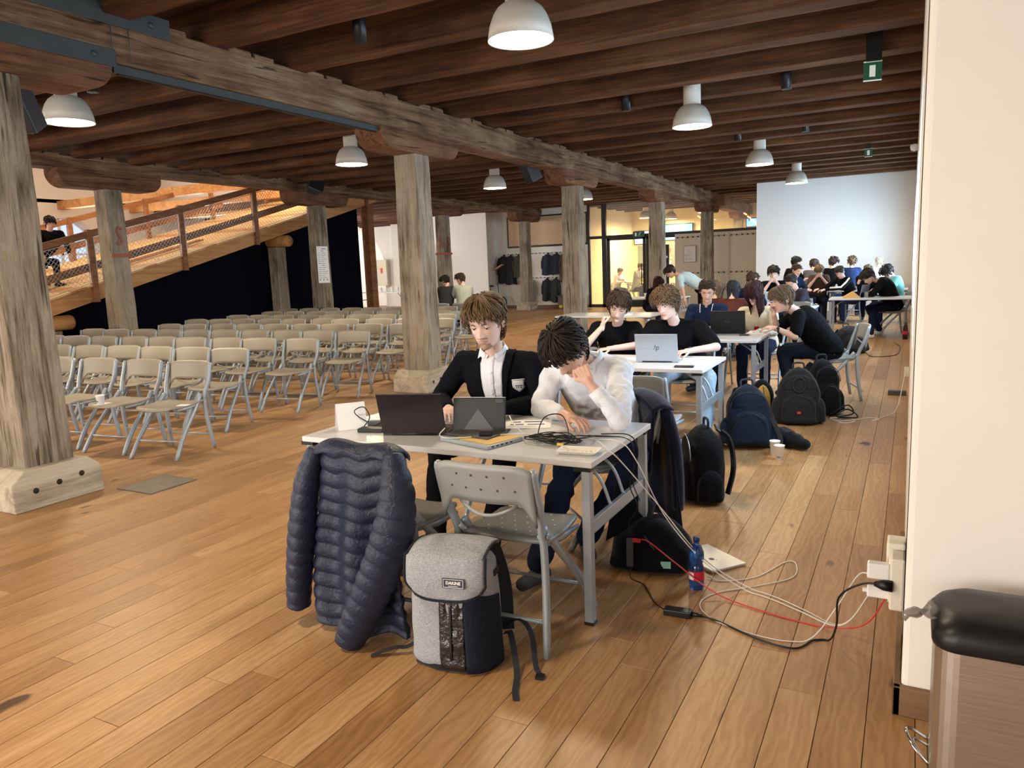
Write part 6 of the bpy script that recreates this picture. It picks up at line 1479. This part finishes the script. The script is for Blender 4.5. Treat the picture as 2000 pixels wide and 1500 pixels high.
fs = [(q, (q + 1) % K, K + (q + 1) % K, K + q) for q in range(K)] + [(K + q, K + (q + 1) % K, 2 * K + (q + 1) % K, 2 * K + q) for q in range(K)] + [(q, (q + 1) % K, 3 * K + (q + 1) % K, 3 * K + q)[::-1] for q in range(K)] + [tuple(2 * K + q for q in range(K)), tuple(3 * K + q for q in range(K))[::-1]]
mb.add(vs, fs).build('tray_body', mat('tray_cream', (.78, .74, .64), .6), t)
ro = random.Random(4); mb = MB()
for k in range(60): x, y = ro.uniform(-.06, .06), ro.uniform(-.028, .028); mb.ball((x, y, .005), (.0022, .0018, .0012), 5, 3)
mb.build('crumbs', mat('crumb', (.5, .5, .45), .7), t)['kind'] = 'stuff'
for i, (x, y, rz, l, lab) in enumerate(((-1.53, 5.74, 8, .145, 'black phone lying at the front of the silver laptop table'), (-1.55, 8.25, 0, .10, 'small dark gadget and pen in front of the black gaming laptop'))):
    t = thing('phone', lab, 'phone', (x, y, TZ), math.radians(rz)); MB().box(-l / 2, l / 2, -.036, .036, 0, .012).build('phone_body', M['black'], t, bevel=.004); MB().box(-l / 2 - .002, -l / 2 + .05, -.037, .037, .002, .010).build('silver_rim', M['steel'], t)
t = thing('orange_folder', 'orange standing folder on the right wall table', 'folder', (-1.02, 15.5, TZ), .1); MB().prism([(-.13, 0), (.2, 0), (.07, .12)], -.12, .12, 'y').build('folder_body', mat('orange_card', (.65, .36, .1), .6), t)
t = thing('drinking_glass', 'clear plastic cup beside the orange folder', 'cup', (-.72, 15.4, TZ)); MB().lathe([(.03, 0), (.04, .11)], 14).build('glass_body', M['glass'], t)
for k, (x, y, z0, lab) in enumerate(((-4.0, 11.3, TZ, 'white book pile between the two black T-shirts'),)):
    t = thing('book', lab, 'book', (x, y, z0), .2); MB().box(-.16, .16, -.1, .1, 0, .05).build('pages', M['paper'], t); MB().box(-.17, .17, -.11, .11, .05, .055).build('cover', mat('book_cover', (.35, .5, .6), .5), t)
for i, (x, y) in enumerate(((-5.75, 16.7), (-5.4, 16.9))):
    t = thing('paper_cup', ('white paper cup at the left end of the table by the glass wall', 'second white paper cup on the table by the glass wall')[i], 'cup', (x, y, TZ)); MB().lathe([(.0001, 0), (.028, 0), (.037, .1), (.0001, .09)], 14).build('cup_body', M['paper'], t)
table(-9.6, 15.75, 'white table in front of the seated pair behind the second near post')
t = thing('patterned_backpack', 'small patterned teal and yellow backpack beside the charcoal hoodie', 'backpack', (-9.95, 14.6, .46)); loft(MB(), .3, .18, .42, seed=8).build('bag_body', cloth('teal_pattern', (.12, .3, .28), .8), t)
for k in range(6): MB().ball((-.1 + .07 * (k % 3), -.09, .12 + .14 * (k // 3)), (.025, .008, .03), 8, 5).build('printed_spot', mat('spot_yellow', (.7, .55, .1), .7), t)
# papers on far tables
for i, (x, y, lab) in enumerate(((-1.5, 13.4, 'dark flat pad on the hooded boy\'s table'), (-1.7, 19.2, 'papers under the striped sleeve boy'), (-4.8, 16.95, 'papers on the table by the glass wall'), (-2.0, 6.2, 'sheet of paper left of the silver laptop'), (-2.0, 8.2, 'pencil case left of the black gaming laptop'))):
    t = thing('paper_sheet' if i not in (0, 4) else 'pad', lab, 'paper' if i not in (0, 4) else 'pad', (x, y, TZ), .2 * i); MB().box(-.14, .14, -.09, .09, 0, .002 if i not in (0, 4) else .012).build('sheet', M['paper'] if i not in (0, 4) else M['darkgrey'], t)
# ------------------------------------------------------------ cups, bottle, chair items
def pcup(x, y, z, label, h=.1, logo=True):
    t = thing('paper_cup', label, 'cup', (x, y, z)); MB().lathe([(.0001, .006), (.026, .006), (.0265, 0), (.029, 0), (.0385, h - .003), (.041, h - .002), (.041, h + .002), (.0375, h), (.0275, .01), (.0001, .01)], 24).build('cup_body', M['paper'], t)
    if logo: MB().box(-.012, .012, -.0335, -.0305, .02, .034).build('printed_mark', M['ink'], t)
pcup(-.855, 5.98, 0, 'white paper cup on the aisle floor, the nearer of the two', .115); pcup(-.91, 6.12, 0, 'white paper cup on the aisle floor, partly behind the nearer one', .115, False)
pcup(-6.62, 4.32, .452, 'white paper cup on the seat of a front row folding chair', .08)
t = thing('napkin', 'white napkin under the paper cup on the chair seat', 'napkin', (-6.66, 4.34, .447), .2); MB().box(-.08, .08, -.06, .06, 0, .003).build('sheet', M['paper'], t)
t = thing('note_card', 'small white note on the seat of the front row end chair', 'card', (-5.72, 4.5, .452), .3); MB().box(-.05, .05, -.035, .035, 0, .003).build('sheet', M['paper'], t)
t = thing('water_bottle', 'blue plastic water bottle with a red and white label', 'bottle', (-.86, 3.43, 0))
BL = mat('blue_bottle', (.02, .12, .42), .08, trans=.75, spec=.7); prof = [(.0001, .004), (.030, 0), (.036, .012), (.036, .045), (.034, .05), (.036, .055), (.036, .09), (.033, .115), (.028, .125), (.033, .14), (.036, .16), (.034, .185), (.024, .21), (.0135, .225), (.0135, .24)]
MB().lathe(prof, 28).build('bottle_body', BL, t); MB().lathe([(.0001, .238), (.0155, .238), (.0155, .256), (.0001, .256)], 18).build('cap', mat('bottle_cap', (.01, .02, .12), .4), t)
MB().lathe([(.0366, .048), (.0368, .094)], 28, caps=False).build('red_label', mat('label_red', (.5, .01, .04), .4), t); MB().add([(.0378 * math.cos(a), .0378 * math.sin(a), z) for z in (.052, .088) for a in [math.radians(215 + 7 * k) for k in range(8)]], [(k, k + 1, k + 9, k + 8) for k in range(7)]).build('white_label', M['paper'], t)
t = thing('floor_laptop', 'thin silver laptop with a dark fruit shaped mark lying on the floor', 'laptop', (-.885, 3.80, .001), math.radians(-38)); MB().box(-.155, .155, -.11, .11, 0, .015).build('body', mat('warm_aluminium', (.6, .57, .5), .4, .4), t, bevel=.004)
mb = MB().ball((.03, -.01, .0155), (.016, .014, .0008), 16, 6).ball((.052, .002, .0157), (.005, .003, .0008), 8, 4); mb.build('mark', M['black'], t)
t = thing('drink_bottle', 'dark cola bottle with a red label by the right wall', 'bottle', (-.06, 15.2, 0)); MB().lathe([(.0001, 0), (.04, 0), (.042, .1), (.036, .16), (.045, .2), (.02, .27), (.013, .3), (.0001, .3)], 14).build('bottle_body', mat('cola', (.03, .01, .005), .15), t); MB().lathe([(.0425, .09), (.0425, .15)], 14, caps=False).build('red_label', mat('label_red', (.5, .01, .04), .4), t)
# ------------------------------------------------------------ cables, sockets, bin
def cable(label, pts, r, m, name='cable', n=8, extra=None):
    o = MB().tube([Vector((q.x, q.y, max(q.z, r))) for q in catmull(pts, n)], r, 6).build(name, m); tag(o, label, 'cable'); return o
WC = mat('white_cable', (.7, .68, .64), .5); RC = mat('red_cable', (.6, .03, .03), .45)
cable('white cable running from the near table over the edge down to the wall plug', [(-1.98, 3.02, .80), (-2.0, 3.0, .765), (-1.9, 2.97, .765), (-1.7, 3.12, .765), (-1.5, 3.22, .75), (-1.3, 3.24, .745), (-1.16, 3.22, .745), (-1.08, 3.22, .66), (-.98, 3.32, .38), (-.82, 3.42, .14), (-.64, 3.47, .01), (-.4, 3.36, .005), (-.2, 3.12, .08), (-.085, 2.98, .31)], .0028, WC)
cable('second white cable twisted beside the first on its way to the wall', [(-1.72, 3.2, .84), (-1.68, 3.18, .80), (-1.6, 3.2, .75), (-1.35, 3.28, .745), (-1.15, 3.05, .745), (-1.1, 3.12, .66), (-.99, 3.30, .42), (-.83, 3.44, .15), (-.62, 3.50, .008), (-.38, 3.38, .004), (-.2, 3.15, .07), (-.085, 2.99, .30)], .0028, WC)
cable('long white laptop charging cable looped on the floor', [(-.84, 3.56, .01), (-.76, 3.55, .004), (-.62, 3.66, .004), (-.52, 3.90, .004), (-.47, 3.90, .004), (-.46, 3.72, .004), (-.60, 3.55, .004), (-.76, 3.40, .004), (-.80, 3.25, .004), (-.70, 3.12, .004), (-.48, 3.05, .004), (-.32, 3.08, .01), (-.22, 3.15, .14), (-.14, 3.02, .34), (-.095, 2.95, .385)], .0026, WC)
cable('red network cable from the black bag to the wall', [(-1.165, 3.45, .19), (-1.1, 3.43, .20), (-.95, 3.40, .12), (-.75, 3.36, .02), (-.5, 3.28, .004), (-.3, 3.24, .004), (-.12, 3.2, .06), (-.03, 3.1, .26)], .003, RC)
cable('black mains lead from the power brick to the wall socket', [(-.80, 3.12, .012), (-.70, 3.12, .006), (-.5, 3.02, .006), (-.36, 3.0, .006), (-.30, 3.10, .006), (-.24, 3.12, .01), (-.21, 3.04, .12), (-.20, 2.98, .26), (-.12, 2.95, .34), (-.04, 2.93, .355)], .0042, M['black'])
cable('black lead from the small hub down to the power brick', [(-1.19, 3.44, .05), (-1.18, 3.40, .01), (-1.1, 3.36, .004), (-1.0, 3.20, .004), (-.93, 3.12, .012)], .003, M['black'])
cable('black cable hanging from the table edge to the hub', [(-1.3, 3.35, .745), (-1.16, 3.36, .745), (-1.12, 3.36, .66), (-1.17, 3.38, .5), (-1.14, 3.4, .38), (-1.2, 3.44, .28), (-1.19, 3.46, .2)], .003, M['black'])
cable('second black cable hanging from the table edge beside the bag', [(-1.35, 3.3, .745), (-1.16, 3.30, .745), (-1.12, 3.30, .68), (-1.14, 3.34, .52), (-1.12, 3.38, .42)], .0025, M['black'])
ro = random.Random(12)
for k, lab in enumerate(('tangled black cable in the middle of the near table', 'second tangled black cable looping up from the near table', 'thin black cable with a yellow plug on the near table')):
    pts = []
    for i in range(14):
        a = i * 1.35 + k; pts.append((-1.45 + (.11 + .04 * k) * math.cos(a) * ro.uniform(.4, 1.1), 3.13 + .075 * math.sin(a) * ro.uniform(.4, 1.2), .748 + .03 * ro.random() + (.09 if k == 1 and i in (5, 6) else 0)))
    pts = [(-1.62, 3.2, .75)] + pts + [(-1.3, 3.27, .75), (-1.19, 3.3, .75)]
    cable(lab, pts, .0028, M['black'])
o = MB().box(-1.405, -1.375, 3.06, 3.075, .745, .757).build('yellow_plug', mat('plug_yellow', (.7, .5, .1), .4)); tag(o, 'small yellow cable plug in the tangle on the near table', 'plug')
cable('white cable coiled on the aisle floor by the charcoal backpack', [(-.62, 7.6, .004), (-.5, 7.5, .004), (-.42, 7.62, .004), (-.5, 7.75, .004), (-.64, 7.7, .004), (-.55, 7.6, .004), (-.4, 7.7, .004), (-.3, 7.82, .004), (-.22, 7.76, .004), (-.28, 7.68, .004), (-.2, 7.85, .004), (-.08, 8.1, .05), (-.02, 8.5, .35)], .004, WC)
cable('black strap loops beside the black rucksack', [(-.66, 7.75, .02), (-.5, 7.8, .12), (-.45, 7.85, .03), (-.58, 7.75, .01), (-.4, 7.68, .03), (-.5, 7.9, .06), (-.6, 7.8, .02)], .007, M['black'])
cable('black cable trailing on the floor below the right wall table', [(-.62, 12.7, .1), (-.5, 12.55, .01), (-.3, 12.6, .006), (-.15, 12.9, .006), (-.12, 13.9, .006), (-.2, 14.4, .01)], .006, M['black'])
t = thing('usb_hub', 'dark grey hub hanging by the black bag with a red cable in it', 'hub', (-1.2, 3.45, .05), .3); MB().box(-.017, .017, -.012, .012, 0, .145).build('hub_body', M['darkgrey'], t, bevel=.003); MB().box(.017, .03, -.006, .006, .125, .14).build('plug', M['steel'], t)
for k in range(3): MB().box(.0165, .0178, -.007, .007, .03 + .03 * k, .045 + .03 * k).build('port', M['steel'], t)
t = thing('network_plug', 'red network plug at the hub', 'plug', (-1.165, 3.45, .18)); MB().box(-.02, .02, -.008, .008, 0, .018).build('boot', RC, t, bevel=.003)
t = thing('power_brick', 'black power brick lying on the floor', 'adapter', (-.865, 3.115, 0), math.radians(4)); MB().box(-.06, .06, -.026, .026, 0, .03).build('brick', M['black'], t, bevel=.005); MB().lathe([(.0001, 0), (.012, 0), (.008, .05), (.0001, .05)], 8, Matrix.Translation((.058, 0, .014)) @ Matrix.Rotation(PI / 2, 4, 'Y')).build('connector', M['black'], t)
SOC = mat('socket_cream', (.74, .68, .56), .4)
t = thing('socket_box', 'cream surface mounted socket strip low on the right wall', 'socket', (.0, 2.98, .26)); MB().box(-.03, .02, -.05, .05, 0, .2).build('strip_body', SOC, t, bevel=.008); MB().box(-.045, .02, .06, .16, .05, .22).build('upper_box', SOC, t, bevel=.008)
for k in range(3): MB().lathe([(.0001, 0), (.022, 0), (.022, .012), (.0001, .012)], 14, Matrix.Translation((-.034, 0, .035 + .065 * k)) @ Matrix.Rotation(PI / 2, 4, 'Y')).build('socket_ring', SOC, t)
t = thing('wall_charger', 'square white wall charger in the upper socket', 'charger', (-.075, 2.955, .37)); MB().box(-.03, .045, -.02, .02, 0, .06).build('housing', M['china'], t, bevel=.006)
t = thing('wall_charger', 'oblong white wall charger in the lower socket', 'charger', (-.075, 2.985, .285)); MB().box(-.03, .045, -.02, .02, 0, .042).build('housing', M['china'], t, bevel=.006); MB().box(-.045, -.03, -.008, .008, .014, .026).build('plug_tip', M['china'], t)
t = thing('mains_plug', 'black mains plug between the two white chargers', 'plug', (-.05, 2.93, .355)); MB().lathe([(.0001, -.03), (.008, -.03), (.02, 0), (.022, .03), (.0001, .03)], 14, Matrix.Rotation(PI / 2, 4, 'Y')).build('plug_body', M['black'], t)
for (y, lab) in ((8.6, 'small cream wall socket with a white cable, farther along the right wall'),):
    t = thing('socket_box', lab, 'socket', (0, y, .3)); MB().box(-.03, .02, -.06, .06, 0, .09).build('strip_body', SOC, t, bevel=.006)
t = thing('cable_box', 'dark cable box on the floor against the right wall', 'box', (-.12, 9.2, 0)); MB().box(-.06, .12, -.04, .04, 0, .05).build('box_body', M['darkgrey'], t, bevel=.004)
# bin
def brushed():
    m, n, b = nt('brushed_steel'); b.inputs['Metallic'].default_value = 1; b.inputs['Base Color'].default_value = (.58, .54, .50, 1)
    f = noisetex(n, mapping(n, objc(n), (1, 1, 90)), 4, 3, .6); mr = n.nodes.new('ShaderNodeMapRange'); n.links.new(f, mr.inputs[0]); mr.inputs[3].default_value = .28; mr.inputs[4].default_value = .5; n.links.new(mr.outputs[0], b.inputs['Roughness']); bump(n, b, f, .04, .002); return m
t = thing('waste_bin', 'brushed steel waste bin with a black lid at the right edge of the picture', 'bin', (.30, 2.45, 0))
out = rrect(.40, .30, .06, 6); MB().prism(out, .025, .455).build('bin_body', brushed(), t); MB().prism([(a * 1.01, b_ * 1.01) for a, b_ in out], 0, .03).build('foot_ring', M['black'], t)
K = len(out); lv = [(1.035, .445), (1.05, .452), (1.05, .478), (1.0, .498), (.93, .515), (.75, .535), (.4, .545), (.02, .547)]; vs = [(a * k, b_ * k, z) for k, z in lv for a, b_ in out]; fs = [(i * K + q, i * K + (q + 1) % K, (i + 1) * K + (q + 1) % K, (i + 1) * K + q) for i in range(len(lv) - 1) for q in range(K)] + [tuple(range(K))[::-1], tuple((len(lv) - 1) * K + q for q in range(K))]
MB().add(vs, fs, None, True).build('lid', M['black'], t)
MB().tube(catmull([(-.20, .06, .04), (-.25, .05, .07), (-.262, .0, .09), (-.24, -.05, .07), (-.20, -.06, .03)], 6), .006, 8).build('pedal', M['chrome'], t)
MB().tube(catmull([(-.20, .04, .03), (-.235, .03, .05), (-.24, -.01, .06), (-.21, -.04, .03)], 6), .005, 8).build('pedal_bar', M['chrome'], t)
bm_ = mat('bin_liner', (.25, .22, .2), .25, alpha=.6)
MB().grid(lambda u, v: (-.20 - .075 * v - .01 * math.sin(u * 9), -.10 + .12 * u * (1 - .3 * v), .52 - .07 * u * v + .02 * (1 - u) * v - .01 * math.sin(v * 7 + u * 5)), 10, 8, thick=.003).build('liner_corner', bm_, t, fixn=True)
